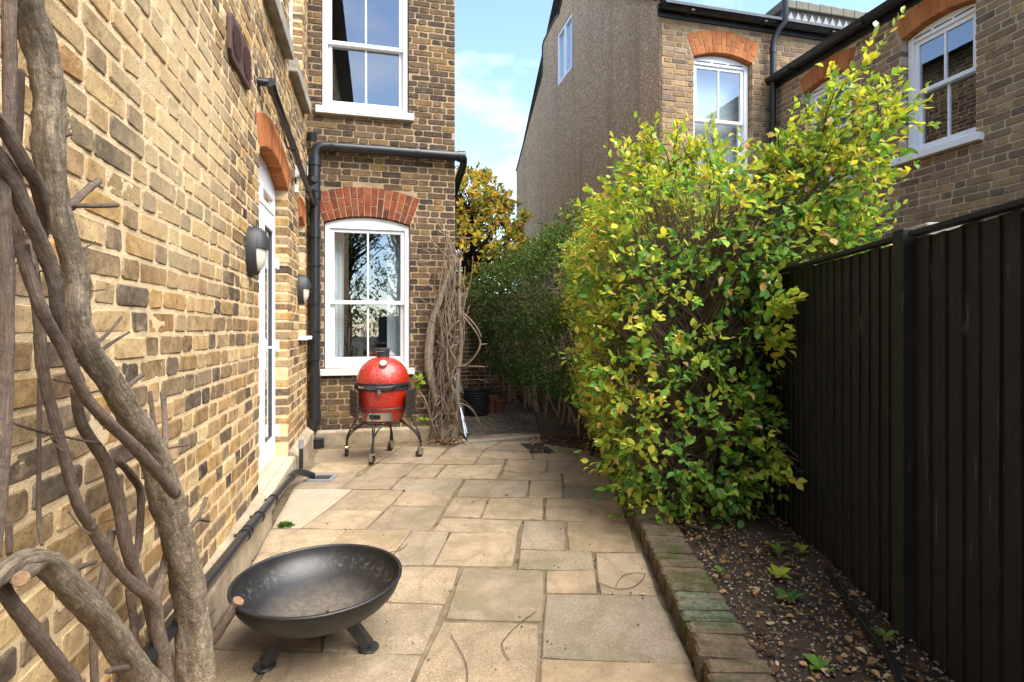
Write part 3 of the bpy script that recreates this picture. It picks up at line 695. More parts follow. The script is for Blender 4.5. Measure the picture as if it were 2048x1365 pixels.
# roof over the house, out of the frame, for the light it holds back
rm = MB(); rm.X = WM[house].inverted()
for (sa, sb_, ta, tb, z, dz) in ((-2.0, 6.5, -6, WALL_T+.25, 6.2, 0), (6.5, 13, -6, CORNER_T+.2, 6.2, 0)):
    tm = (ta+tb)/2; pts = [P(sa, ta, z), P(sa, tb, z), P(sa, tm, z+1.6)]; pt2 = [P(sb_, ta, z), P(sb_, tb, z), P(sb_, tm, z+1.6)]
    A = [rm.vert(p) for p in pts]; B = [rm.vert(p) for p in pt2]
    rm.face(A); rm.face(B[::-1])
    for k in range(3): rm.face((A[k], B[k], B[(k+1) % 3], A[(k+1) % 3]))
build('roof', rm, 'slate', house)

# ------------------------------------------------------------------ the neighbour's house on the right
nb = empty('neighbour_house', P(8, 4.5, 0), 'neighbouring house at right with pebbledash gable and brown brick wing', 'house')
MN = frame(P(FAR_S, 0, 0), VS, US); MW = frame(P(0, T3, 0), (-US[0], -US[1]), VS); MP = frame(P(0, T2, 0), (-US[0], -US[1]), VS)
nf_o = Opening(4.085, 4.983, 3.40, 4.93, .09, .3)
brick_wall(nb, 'rear_wall', MN, T2+.012, 8.6, 0, 5.42, [nf_o], 'brick_brown', 'mortar_tan', .0727, .222, .114, .0125, 300)
brick_arch(nb, MN, nf_o, 15, 'brick_orange')
wa_o = Opening(-4.60, -3.86, 3.08, 4.32, .06, .22); wb_o = Opening(-5.96, -5.22, 3.08, 4.32, .06, .22)
brick_wall(nb, 'wing_wall', MW, -6.49, 1.0, 0, 4.72, [wa_o, wb_o], 'brick_brown', 'mortar_grey', .0727, .226, .116, .0125, 300)
for o in (wa_o, wb_o): brick_arch(nb, MW, o, 11, 'brick_orange', False)
sash_window(nb, MN, nf_o, .09, (.06, .04, .05), 'sash window with white blind in the rear wall', 4.14, 'upvc', vent=True, sillmat='upvc', blind='blind_white')
sash_window(nb, MW, wa_o, .09, (.075, .07, .07), 'dark sash window reflecting brickwork', 3.74, 'upvc', vent=True, sillmat='upvc')
sash_window(nb, MW, wb_o, .09, (.075, .07, .07), 'sash window half hidden by leafy shoots', 3.74, 'upvc', vent=True, sillmat='upvc')
# pebbledash gable, outlined from its visible edge
out = [(1125, 0), (1118, 31), (1110, 41), (1089, 82), (1086, 94), (1085, 152), (1060, 242), (1033, 344)]
prof = []
for px, py in out:
    v = on_t(px, py, T2); prof.append((-st(v)[0], v.z))
v = on_t(1265, 0, T2); e1 = (-st(v)[0], v.z)
gp = [(prof[-1][0], 0), (-6.53, 0), (-6.53, 5.62), e1, ((e1[0]+prof[0][0])/2, e1[1]+1.35)]+prof
wx0, wx1 = -10.80, -9.90
wz0, wz1 = on_t(1128, 156, T2).z, on_t(1128, 48, T2).z
pm = MB(); 
# wall pieces left, right, under and over the loft window
def clip_poly(poly, ax, val, keep_less):
    outp = []
    for i in range(len(poly)):
        a, b = poly[i], poly[(i+1) % len(poly)]; ia = (a[ax] <= val) == keep_less; ib = (b[ax] <= val) == keep_less
        if ia: outp.append(a)
        if ia != ib:
            t = (val-a[ax])/(b[ax]-a[ax]); outp.append(tuple(a[q]+(b[q]-a[q])*t for q in (0, 1)))
    return outp
L_ = clip_poly(gp, 0, wx0, True); R_ = clip_poly(gp, 0, wx1, False); Mm = clip_poly(clip_poly(gp, 0, wx0, False), 0, wx1, True)
for poly in (L_, R_, clip_poly(Mm, 1, wz0, True), clip_poly(Mm, 1, wz1, False)):
    if len(poly) > 2: pm.prism(poly, 0, .3)
build('gable_wall', pm, 'pebbledash', nb, MP)
fr = MB(); rect_ring(fr, wx0, wx1, wz0, wz1, .06, .015, .09); fr.box((wx0+wx1)/2-.03, (wx0+wx1)/2+.03, .0155, .085, wz0+.06, wz1-.06); w = build('window', fr, 'upvc', nb, MP, bev=.004); w['label'] = 'white loft window in the pebbledash gable'
for a, b in ((wx0+.058, (wx0+wx1)/2-.028), ((wx0+wx1)/2+.028, wx1-.058)):
    pn = MB(); pn.box(a, b, .05, .055, wz0+.058, wz1-.058); build('pane', pn, 'window_glass', w, MP)
    bl = MB(); bl.box(a, b, .11, .115, wz0+.05, wz1-.05); build('blind', bl, 'blind_white', w, MP)
# roof edges: verge trim, slates, red ridge tile
tr = MB()
for (a, b) in zip(prof[:-1], prof[1:]):
    tr.tube([(a[0], -.01, a[1]+.02), (b[0], -.01, b[1]+.02)], .018, 6)
build('verge_trim', tr, 'gutter_black', nb, MP)
rr = MB(); rr.X = WM[nb].inverted()
zr = 5.5; dz = 2.78
q = [P(6.3, T2-.04, zr-.02), P(6.3, 9.6, zr-.02), P(10.8, 9.6, zr+dz), P(10.8, T2-.04, zr+dz)]
rows = 14
for k in range(rows):
    a, b = k/rows, (k+1)/rows+.012
    w0 = q[0].lerp(q[3], a); w1 = q[1].lerp(q[2], a); w2 = q[1].lerp(q[2], b); w3 = q[0].lerp(q[3], b)
    up = Vector((0, 0, .018)); rr.face([rr.vert(p) for p in (w0+up, w1+up, w2, w3)]); rr.face([rr.vert(p) for p in (w0-up, w1-up, w1+up, w0+up)])
rr.face([rr.vert(p) for p in (P(10.8, T2-.04, zr+dz), P(10.8, 9.6, zr+dz), P(15, 9.6, 6.2), P(15, T2+.3, 6.2))])
build('roof', rr, 'slate', nb)
rr = MB(); rr.X = WM[nb].inverted()
a0, a1 = P(-1, T3-.03, 4.78), P(6.49, T3-.03, 4.78); b0, b1 = P(-1, 9, 5.9), P(6.49, 9, 5.9)
rr.face([rr.vert(p) for p in (a0, b0, b1, a1)]); build('wing_roof', rr, 'slate', nb)
# parapet with lead flashing up on the roof
MPa = frame(P(8.1, 6.97, 0), VS, US)
pa = MB(); pa.X = WM[nb].inverted() @ MPa
pa.prism([(-.1, 6.2), (2.0, 6.2), (2.0, 6.95), (-.1, 6.95)], 0, .35); build('parapet', pa, 'tile_old', nb)
for k in range(9):
    pa = MB(); pa.X = WM[nb].inverted() @ MPa; pa.prism([(-.18+k*.245, 6.84), (.06+k*.245, 6.84), (.06+k*.245, 6.97+.012*(k % 2)), (-.18+k*.245, 6.99)], -.07, .42); build('ridge_tile', pa, 'tile_old', nb, bev=.012)
for k in range(13):
    ld = MB(); ld.X = WM[nb].inverted() @ MPa; xa = -.08+k*.145; zt = 6.80
    ld.prism([(xa, 6.45), (xa+.14, 6.45), (xa+.14, zt-.14), (xa+.07, zt), (xa, zt-.14)], -.03-.004*(k % 2), -.002); build('flashing', ld, 'lead', nb)
def gutter(parent, M, x0, x1, z, r=.06, y=-.075):
    g = MB(); n = 8; N = 2
    for (rr_, flip) in ((r, False), (r-.008, True)):
        A = [[g.vert((x, y-rr_*math.cos(math.pi*k/n), z-rr_*math.sin(math.pi*k/n))) for k in range(n+1)] for x in (x0, x1)]
        for k in range(n): g.face((A[0][k], A[0][k+1], A[1][k+1], A[1][k]) if not flip else (A[1][k], A[1][k+1], A[0][k+1], A[0][k]))
    x = x0+.4
    while x < x1:
        g.box(x, x+.05, y-r-.004, y+r+.004, z-r-.004, z-r+.02); x += 1.1
    fb = MB(); fb.box(x0, x1, y+r+.001, -.002, z-.12, z+.04)
    o = build('gutter', g, 'gutter_black', parent, M, auto=50); build('fascia', fb, 'gutter_black', parent, M); return o
gutter(nb, MN, T2-.06, 8.4, 5.50, .07, -.10); gutter(nb, MW, -6.47, 1.0, 4.72, .075, -.10)
# ------------------------------------------------------------------ ground, patio, path, planting bed
gm = MB(); g = [gm.vert(p) for p in ((-80, -80, -.07), (80, -80, -.07), (80, 120, -.07), (-80, 120, -.07))]; gm.face(g)
tag(build('ground', gm, 'soil'), kind='structure')
PTH = math.atan2(79, 1093)      # heading of the paving, towards its own vanishing point
def border_x(Y): return .925+.0698*(Y-5.38)
def wall_x(Y):                  # left wall foot at depth Y
    t = WALL_T+.075; return (t-VS[1]*Y)/VS[0]
def poly_clip_line(poly, p, nrm):
    outp = []
    for i in range(len(poly)):
        a, b = poly[i], poly[(i+1) % len(poly)]
        da = (a[0]-p[0])*nrm[0]+(a[1]-p[1])*nrm[1]; db = (b[0]-p[0])*nrm[0]+(b[1]-p[1])*nrm[1]
        if da >= 0: outp.append(a)
        if (da >= 0) != (db >= 0):
            t = da/(da-db); outp.append((a[0]+(b[0]-a[0])*t, a[1]+(b[1]-a[1])*t))
    return outp
pb = MB(); pts = [P(-4, WALL_T, 0), P(FAR_S, WALL_T, 0), P(FAR_S, CORNER_T, 0), P(6.62, CORNER_T, 0)]
Yf = 6.75
poly = [(wall_x(-4), -4), (border_x(-4)+.02, -4), (border_x(Yf)+.02, Yf), (-.55, Yf), (P(FAR_S-.02, CORNER_T).x, P(FAR_S-.02, CORNER_T).y), (P(FAR_S-.02, WALL_T).x, P(FAR_S-.02, WALL_T).y)]
pb.slab(poly, -.06, -.011, 0.); patio = tag(build('patio', pb, 'joint_dark'), kind='structure')
R1 = (5.055, 540, 870); R2 = (5.055, 860, 870); R3 = (4.096, 440, 1080); R4 = (3.657, 860, 1080)
SL = [
 (R1, (380, 380), (880, 385), (700, 538), (240, 535)), (R1, (480, 285), (1030, 275), (890, 380), (392, 376)), (R1, (480, 150), (1330, 110), (1080, 275), (430, 280)),
 (R1, (240, 542), (825, 548), (312, 935), (20, 935), 1), (R1, (890, 425), (1320, 430), (1200, 545), (722, 540)), (R1, (1340, 436), (1948, 450), (1868, 570), (1225, 550)),
 (R1, (840, 553), (1348, 558), (1148, 758), (602, 745)), (R1, (1372, 560), (1862, 574), (1768, 716), (1240, 708)), (R1, (588, 757), (1138, 768), (948, 948), (325, 935)),
 (R1, (1222, 720), (1766, 724), (1606, 958), (978, 955)), (R1, (1084, 287), (1488, 296), (1328, 426), (912, 415)), (R1, (1505, 300), (1768, 302), (1655, 430), (1355, 430)),
 (R2, (178, 305), (735, 302), (678, 438), (55, 435)), (R1, (1350, 112), (1785, 130), (1636, 288), (1095, 280)),
 (R2, (190, 148), (538, 152), (495, 216), (117, 208)), (R2, (112, 214), (485, 226), (445, 293), (20, 290)), (R2, (335, 82), (715, 72), (548, 147), (195, 145)),
 (R2, (555, 155), (1020, 178), (1038, 240), (492, 235)), (R2, (735, 74), (1240, 48), (1330, 175), (562, 148)), (R2, (1046, 186), (1470, 190), (1490, 258), (1048, 242)),
 (R2, (1482, 192), (1640, 200), (1765, 262), (1505, 258)), (R2, (1250, 45), (1600, 48), (1640, 195), (1340, 178)), (R2, (490, 242), (758, 247), (740, 297), (458, 293)), (R2, (790, 250), (1183, 256), (1165, 374), (747, 368)),
 (R2, (1202, 262), (1765, 270), (1790, 391), (1192, 380)), (R2, (742, 376), (1328, 386), (1330, 457), (692, 446)), (R2, (1348, 391), (1792, 398), (1832, 507), (1362, 502)),
 (R2, (362, 456), (998, 460), (973, 623), (262, 618)), (R2, (1022, 461), (1328, 463), (1333, 630), (997, 628)), (R2, (1366, 515), (1840, 514), (1892, 642), (1367, 636)),
 (R2, (247, 629), (588, 636), (503, 830), (128, 822)), (R2, (607, 636), (1147, 636), (1135, 848), (522, 832)), (R2, (1178, 641), (1894, 652), (1992, 874), (1166, 851)),
 (R2, (118, 833), (930, 865), (885, 975), (22, 965)), (R2, (947, 868), (1350, 872), (1363, 1163), (908, 1140)), (R2, (1384, 876), (2008, 884), (2092, 1180), (1402, 1162)),
 (R1, (0, 950), (763, 958), (525, 1160), (-115, 1178)), (R1, (778, 961), (1428, 966), (1222, 1222), (535, 1168)), (R1, (1442, 968), (1812, 980), (1648, 1306), (1175, 1312)),
 (R2, (207, 986), (883, 981), (828, 1322), (42, 1306)), (R4, (655, 72), (1180, 86), (1204, 214), (634, 205)), (R4, (1208, 93), (1552, 96), (1668, 405), (1248, 396)),
 (R4, (242, 206), (828, 224), (818, 588), (112, 568)), (R4, (845, 226), (1205, 222), (1222, 387), (841, 385)), (R3, (1480, 216), (1955, 222), (1838, 514), (1332, 494)),
 (R3, (900, 502), (1828, 528), (1655, 924), (832, 905)), (R3, (318, 97), (850, 106), (640, 478), (110, 470)), (R3, (862, 106), (1462, 212), (1322, 490), (652, 480)),
 (R3, (105, 482), (888, 500), (818, 902), (-120, 880)), (R3, (-130, 898), (432, 906), (250, 1185), (-330, 1180)), (R3, (446, 908), (1640, 942), (1520, 1262), (262, 1262)),
 (R4, (88, 594), (788, 612), (762, 1110), (-150, 1110)), (R4, (848, 398), (1666, 413), (1912, 905), (812, 852)), (R4, (812, 872), (1918, 910), (2010, 1110), (795, 1110)),
]
def add_slab(poly, pale=0.):
    poly = poly_clip_line(poly, (border_x(2), 2), (-.9976, .0698))
    poly = poly_clip_line(poly, (wall_x(3), 3), (VS[0], VS[1]))
    if len(poly) < 3: return
    ctr = sum((Vector(p) for p in poly), Vector((0, 0)))/len(poly); area = 0
    for i in range(len(poly)): area += poly[i][0]*poly[(i+1) % len(poly)][1]-poly[(i+1) % len(poly)][0]*poly[i][1]
    if abs(area) < .02: return
    if area < 0: poly = poly[::-1]
    o = []
    for i in range(len(poly)):
        a, b = Vector(poly[i]), Vector(poly[(i+1) % len(poly)]); L = (b-a).length; nseg = max(1, min(4, int(L/.14)))
        for k in range(nseg):
            p = a.lerp(b, k/nseg); q = (ctr-p).normalized(); d = random.uniform(-.005, .002)+(.006 if k == 0 else 0)-.002; o.append((p.x+q.x*d, p.y+q.y*d))
    mb = MB(); mb.cr = pale; h = random.uniform(-.002, .003)
    mb.slab([(x-ctr.x, y-ctr.y) for x, y in o], -.04, h, .006)
    link('paving_slab', mb.mesh('paving_slab', 'york_stone'), patio, Matrix.Translation((ctr.x, ctr.y, 0)) @ Matrix.Rotation(random.uniform(-.002, .002), 4, 'X'))
for e in SL:
    s_, ox, oy = e[0]; add_slab([tuple(on_z(p[0]/s_+ox, p[1]/s_+oy).xy) for p in e[1:5]], 1. if len(e) > 5 else 0.)
# the paving runs on under and behind the camera
qd = (math.sin(PTH), math.cos(PTH)); qr = (math.cos(PTH), -math.sin(PTH))
q = 1.90; row = 0
while q > -3.4:
    d = random.choice((.42, .55, .62)); r = -2.2+random.uniform(0, .3)
    while r < 1.2:
        w = random.choice((.45, .6, .75, .55)); c = [(r+.008, q-d+.008), (r+w-.008, q-d+.008), (r+w-.008, q-.012), (r+.008, q-.012)]
        add_slab([(a*qr[0]+b*qd[0], a*qr[1]+b*qd[1]) for a, b in c]); r += w
    q -= d
# block path through the alley
am = MB(); aw = [P(6.45, CORNER_T-.02), P(13, CORNER_T-.02), P(13, 3.58), P(6.45, 3.58)]
am.slab([(p.x, p.y) for p in aw][::-1], -.06, -.016, 0.); path = tag(build('alley_path', am, 'joint_dark'), kind='structure')
pv = []
for k in range(5):
    m = MB(); brick_geo(m, -.098, .098, -.046, .046, .05, random.random(), .003, .005); pv.append(m.mesh('paving_block', 'paver'))
MPT = Matrix.Rotation(R(-90), 4, 'X')     # brick front up
blocks = []
for i in range(70):
    for k in range(14):
        s_ = 6.70+i*.098+random.uniform(-.004, .004); t_ = 1.0+k*.205+(.1 if i % 2 else 0); blocks.append((s_, t_))
blocks = [b for b in blocks if b[0] < 10.2 and b[1] < 2.4+(.35 if b[0] < 7.4 else 0)]
blocks.sort(); 
for n_, (s_, t_) in enumerate(blocks[:300]):
    p = P(s_, t_, random.uniform(-.006, .0)); a = math.atan2(VS[1], VS[0])+random.uniform(-.03, .03)
    link('paving_block', random.choice(pv), path, Matrix.Translation(p) @ Matrix.Rotation(a, 4, 'Z') @ MPT)
rest = MB()
for (s_, t_) in blocks[300:]:
    rest.X = Matrix.Translation(P(s_, t_, random.uniform(-.006, 0))) @ Matrix.Rotation(math.atan2(VS[1], VS[0])+random.uniform(-.03, .03), 4, 'Z') @ MPT; brick_geo(rest, -.098, .098, -.046, .046, .05, random.random(), .003, .005)
if rest.v: tag(build('block_paving', rest, 'paver', path, Matrix.Identity(4)), kind='stuff')
# edge row of pale setts where the path meets the patio
for k in range(17):
    p = on_z(918+k*10.5, 884-k*.9).xy; m = MB(); m.slab([(-.045, -.05), (.045, -.05), (.045, .05), (-.045, .05)], -.04, .004, .006); m.r = [random.random()]*len(m.f)
    link('sett', m.mesh('sett', 'concrete'), path, Matrix.Translation((p.x, p.y, 0)) @ Matrix.Rotation(.1+random.uniform(-.05, .05), 4, 'Z'))
# planting bed
def fence_x(Y): return 1.524+.1254*(Y-1.824)
bd = MB(); NX, NY = 14, 90; ids = {}
for i in range(NY+1):
    Y = -3.6+i*(10.4/NY)
    for k in range(NX+1):
        xa, xb = border_x(Y)+.15, fence_x(Y)+.3
        z = .062+.03*math.sin(k/NX*math.pi)+random.uniform(-.010, .012)+.015*math.sin(Y*3+k*.6)
        ids[i, k] = bd.vert((xa+(xb-xa)*k/NX, Y, z))
for i in range(NY):
    for k in range(NX): bd.face((ids[i, k], ids[i, k+1], ids[i+1, k+1], ids[i+1, k]))
tag(build('soil_bed', bd, 'soil', smooth=True), kind='structure')
hb = MB()      # soil under the far hedge
pts = [on_z(1085, 888).xy, on_z(1195, 905).xy, (2.4, 6.3), P(8, 3.59).xy, P(11, 3.59).xy, P(11, 2.6).xy, P(8.2, 2.35).xy]
hb.slab([(p[0], p[1]) for p in pts], -.06, .025, .02); tag(build('hedge_soil', hb, 'soil'), kind='structure')

# ------------------------------------------------------------------ low brick edging of the bed
ed = empty('edging_wall', (border_x(2.5)+.11, 2.5, 0), 'low edging of mossy bricks on edge between patio and bed', 'edging')
mb = MB()
for Ya, Yb in ((-3.5, 6.4),):
    pts = [(border_x(Ya)+.012, Ya), (border_x(Ya)+.21, Ya), (border_x(Yb)+.21, Yb), (border_x(Yb)+.012, Yb)]; mb.slab(pts, -.05, .085, .01)
build('mortar_bed', mb, 'joint_dark', ed, Matrix.Identity(4))
ev = []
for k in range(7):
    m = MB(); brick_geo(m, -.108, .108, -.0355, .0355, .12, random.random(), .005, .009); ev.append(m.mesh('brick', 'brick_mossy'))
Y = -3.4
while Y < 6.3:
    a = math.atan2(.0698, 1.)
    link('brick', random.choice(ev), ed, Matrix.Translation((border_x(Y)+.111+random.uniform(-.008, .008), Y, .108+random.uniform(-.006, .006))) @ Matrix.Rotation(-a+random.uniform(-.03, .03), 4, 'Z') @ Matrix.Rotation(random.uniform(-.03, .03), 4, 'Y') @ MPT)
    Y += .083+random.uniform(-.003, .004)

# ------------------------------------------------------------------ fence
fe = empty('fence', (fence_x(2.5), 2.5, .05), 'black stained close boarded timber fence along the planting bed', 'fence')
fa = math.atan2(.1254, 1.); MFe = Matrix.Translation((fence_x(0), 0, 0)) @ Matrix.Rotation(math.pi/2-fa, 4, 'Z')   # x along the fence, y to the left (towards the patio)
ftop = 1.652
bvar = []
for k in range(5):
    m = MB(); w = .102; A = []
    prof = [(0, .004), (w, .004), (w, .008), (w*.5, .0125+random.uniform(-.001, .001)), (.003, .0195), (0, .0175)]
    for z in (0, .5, 1.0, 1.56): A.append([m.vert((x+random.uniform(-.0015, .0015), y+random.uniform(-.0012, .0012), z)) for x, y in prof])
    for q_ in range(3):
        for j in range(6): m.face((A[q_][j], A[q_][(j+1) % 6], A[q_+1][(j+1) % 6], A[q_+1][j]))
    m.face(A[0][::-1]); m.face(A[-1]); bvar.append(m.mesh('board', 'fence_black'))
x = -3.5; post_x = None
pv_ = on_t(1800, 460, 1.5); Ypost = None
for Yt in np.arange(1.2, 4.0, .005):
    if abs(proj(Vector((fence_x(Yt)-.05, Yt, 1.6)))[0]-1800) < 3: Ypost = Yt
Lp = Ypost/math.cos(fa)
posts = [Lp-1.83*2, Lp-1.83, Lp, Lp+1.83, Lp+3.66]
while x < 6.3:
    if all(not (p-.10 < x < p+.03) for p in posts):
        link('board', random.choice(bvar), fe, MFe @ Matrix.Translation((x, random.uniform(-.002, .002), .085+random.uniform(-.006, .004))) @ Matrix.Rotation(random.uniform(-.0025, .0025), 4, 'Y'))
        x += .082+random.uniform(-.005, .005)
    else: x += .02
for p in posts:
    m = MB(); m.box(p-.036, p+.036, .0, .052, 0, ftop+.035); build('post', m, 'fence_black', fe, MFe, bev=.006)
    m = MB(); m.box(p-.075, p+.055, -.14, -.012, 0, ftop+.05); build('concrete_post', m, 'concrete', fe, MFe, bev=.012)
for a, b in zip(posts[:-1], posts[1:]):
    m = MB(); m.box(a+.047, b-.047, -.004, .040, 1.652, 1.672); build('capping', m, 'fence_black', fe, MFe, bev=.003)
    m = MB(); m.box(a+.047, b-.047, -.02, .003, .0, .16); build('gravel_board', m, 'fence_black', fe, MFe, bev=.003)
    for z in (.35, .95, 1.5):
        m = MB(); m.box(a+.047, b-.047, -.06, -.001, z-.04, z+.04); build('rail', m, 'fence_black', fe, MFe)

# ------------------------------------------------------------------ alley end
ew = empty('garden_wall', P(9.9, 1.9, 0), 'shaded brick garden wall closing the end of the alley', 'wall')
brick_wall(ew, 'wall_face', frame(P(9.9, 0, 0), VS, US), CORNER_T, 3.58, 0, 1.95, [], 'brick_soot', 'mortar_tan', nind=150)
bn = empty('ribbed_bin', on_z(952, 830), 'black ribbed plastic bin standing against the end wall of the alley', 'bin')
m = MB(); prof = [(.0, .0), (.165, 0)]
for k in range(9): prof += [(.168+.004*k, .02+k*.038), (.180+.004*k, .028+k*.038), (.180+.004*k, .040+k*.038), (.168+.004*k, .048+k*.038)]
prof += [(.215, .38), (.22, .395), (.20, .395), (.17, .1), (0, .1)]
m.lathe(prof, 32); build('bin_body', m, 'plastic_black', bn, auto=35)
m = MB(); m.tube(spline([(-.21, 0, .37), (-.24, 0, .44), (-.1, 0, .52), (.1, 0, .52), (.24, 0, .44), (.21, 0, .37)], 4), .006, 6); build('handle', m, 'plastic_black', bn)
for i, (px, py, hh) in enumerate(((983, 826, .25), (996, 826, .21))):
    p = on_z(px, py); po = empty('plant_pot', p, 'terracotta pot in the dark beside the ribbed bin, %s' % ('nearer the bin' if i == 0 else 'nearer the hedge'), 'pot', 'terracotta pots by the bin')
    m = MB(); m.lathe([(0, 0), (.075, 0), (.10, hh*.8), (.112, hh*.8), (.115, hh), (.10, hh), (.085, hh*.6), (0, hh*.6)], 20); build('pot_body', m, 'terracotta', po, auto=40)
sl_ = empty('step_ladder', on_z(931, 880), 'folded aluminium step ladder leaning in the alley mouth beside the vine', 'ladder')
foot = on_z(931, 880); head = P(6.95, CORNER_T+.04, .78)
dr = (head-foot); rt = Vector((VS[0], VS[1], 0)).cross(Vector((0, 0, 1))).normalized()
m = world_mb(sl_)
off = Vector((US[0], US[1], 0))*.22
m.tube([foot+Vector((0, 0, .03)), head], .014, 6); m.tube([foot+off+Vector((.05, 0, .03)), head+off], .014, 6); build('rail', m, 'alu', sl_)
for k in range(4):
    a = foot.lerp(head, .22+.2*k); m = world_mb(sl_); b = a+off+Vector((.04, 0, 0)); m.tube([a, b], .022, 4); build('tread', m, 'alu', sl_)
for b in (foot, foot+off+Vector((.05, 0, 0))):
    m = world_mb(sl_); m.tube([b+Vector((0, 0, .001)), b+(dr*.07)], .021, 6); build('foot', m, 'rubber', sl_)
m = world_mb(sl_); c = foot.lerp(head, .8); e = Vector((VS[0], VS[1], 0))
for k in range(3): m.tube([c+e*.03*k+Vector((0, 0, -.12)), c+e*.03*k+off*.6+Vector((0, 0, .14))], .013, 4)
build('platform', m, 'alu', sl_)
dc = tag(build('drain_cover', (lambda m: (m.slab([tuple(on_z(p[0]/5.055+860, p[1]/5.055+870).xy) for p in ((915, 97), (1030, 182), (1250, 172), (1130, 90))], -.01, .010, .003), m)[1])(MB()), 'grate'), 'dark ribbed drain mat lying on the paving by the hedge', 'drain cover')

# ------------------------------------------------------------------ pipes, lamps and fittings on the left house
def pipe(name, label, cat, path_pts, rad, mat='plastic_black', collars=(), brackets=(), wallt=None, group=None):
    base = Vector(path_pts[0]); o = empty(name, base, label, cat, group)
    m = world_mb(o); m.tube(path_pts, rad, 16); build('pipe_run', m, mat, o, auto=50)
    for i in collars:
        a, b = collars[i] if isinstance(collars, dict) else i
        m = world_mb(o); m.tube([a, b], rad*1.18, 16); build('collar', m, mat, o, auto=50)
    for c, d, n_ in brackets:
        m = world_mb(o); c = Vector(c); d = Vector(d).normalized(); m.tube([c-d*.012, c+d*.012], rad*1.25, 14); n_ = Vector(n_); m.tube([c, c+n_], .008, 6); build('bracket', m, mat, o, auto=50)
    return o
def arc_pts(a, c, b, n=6):      # quadratic bend
    a, b, c = Vector(a), Vector(b), Vector(c); return [a*(1-t)**2+c*2*t*(1-t)+b*t*t for t in [k/n for k in range(n+1)]]
ST = (6.405, -.684)
zh = 3.33
stack_top = P(*ST, zh-.13); zb = .17
hp_a, hp_b = P(6.42, ST[1]+.16, zh), P(6.42, CORNER_T+.02, zh-.0)
pts = [P(ST[0], ST[1], zb+.14)]+[P(ST[0], ST[1], zb+.14+k*(zh-.3-zb)/6) for k in range(1, 7)]
pts += arc_pts(P(*ST, zh-.12), P(*ST, zh), P(6.42, ST[1]+.13, zh))+[hp_a.lerp(hp_b, .3), hp_a.lerp(hp_b, .7), hp_b]
stk = pipe('drainpipe', 'black soil pipe rising in the corner and running across under the upper window', 'drainpipe', pts, .056,
     collars=[(P(*ST, zz-.05), P(*ST, zz+.05)) for zz in (.33, 1.0, 1.62, 2.35, 2.78, 3.15)]+[(hp_a.lerp(hp_b, .66), hp_a.lerp(hp_b, .69)), (hp_b, hp_b+Vector((VS[0], VS[1], 0))*.09), (hp_a, hp_a+Vector((VS[0], VS[1], 0))*.04)],
     brackets=[(P(*ST, 1.28), (0, 0, 1), P(.09, 0)), (P(*ST, 2.0), (0, 0, 1), P(.09, 0))])
m = world_mb(stk); m.tube(arc_pts(hp_b+Vector((VS[0], VS[1], 0))*.05, hp_b+Vector((VS[0], VS[1], 0))*.11+Vector((0, 0, -.02)), P(6.66, CORNER_T+.065, zh-.20))+[P(7.15, CORNER_T+.06, zh-.34), P(7.2, CORNER_T+.06, zh-.6), P(7.2, CORNER_T+.06, .2)], .045, 14); build('elbow', m, 'plastic_black', stk, auto=50)
m = world_mb(stk); m.tube(arc_pts(P(*ST, zb+.2), P(ST[0], ST[1], zb-.03), P(ST[0]-.02, WALL_T-.02, zb-.04), 8), .062, 16); build('bend', m, 'plastic_black', stk, auto=50)
m = world_mb(stk); m.tube([P(ST[0]-.07, ST[1]+.03, -.02), P(ST[0]-.07, ST[1]+.03, .09)], .075, 16); build('gully_pot', m, 'plastic_black', stk, auto=50)
for zz, dx in ((2.93, .0), (2.83, .0)):
    m = world_mb(stk); m.tube([P(ST[0]-.04, ST[1]+.0, zz), P(ST[0]-.115, ST[1]+.01, zz)], .034, 14); build('boss', m, 'plastic_black', stk, auto=50)
m = world_mb(stk); m.tube([P(ST[0], ST[1], 2.62), P(ST[0]-.16, ST[1]-.02, 2.80)], .034, 12); m.tube([P(ST[0]-.16, ST[1]-.02, 2.80), P(ST[0]-.175, ST[1]-.02, 2.815)], .039, 12); build('branch', m, 'plastic_black', stk, auto=50)
m = world_mb(stk); m.tube([P(ST[0], ST[1]-.03, zh+.04), P(ST[0]-.02, ST[1]-.03, zh+.13)], .05, 14); build('vent_cap', m, 'plastic_black', stk, auto=50)
p0 = on_t(541, 166, WALL_T+.075); s0 = st(p0)[0]; z0_ = p0.z; tt = WALL_T+.075
wp = [P(s0, WALL_T-.03, z0_-.0), P(s0, tt-.02, z0_), P(s0+.03, tt, z0_-.01)]+[P(s0+.05+(6.33-s0)*k/5, tt, z0_-.015-(z0_-2.66)*((k/5)**1.15)) for k in range(1, 6)]
pipe('waste_pipe', 'black waste pipe slanting down the wall above the garden door', 'pipe', wp, .027, collars=[(P(s0-.012, tt, z0_+.0), P(s0+.1, tt, z0_-.022)), (wp[4]-Vector((0, 0, 0)), wp[4].lerp(wp[5], .1))],
     brackets=[(wp[4], wp[5]-wp[4], P(0, -.06)), (wp[6], wp[7]-wp[6], P(0, -.06))], group=None)
lp = [on_t(380, 1208, -.66)]+[on_t(px, py, -.66) for px, py in ((451, 1120), (500, 1056), (546, 999), (588, 948))]
e_ = lp[-1]
ct = spline([on_t(552, 205, WALL_T+.008), on_t(565, 260, WALL_T+.008), on_t(580, 310, WALL_T+.008), on_t(590, 338, WALL_T+.012)], 5)
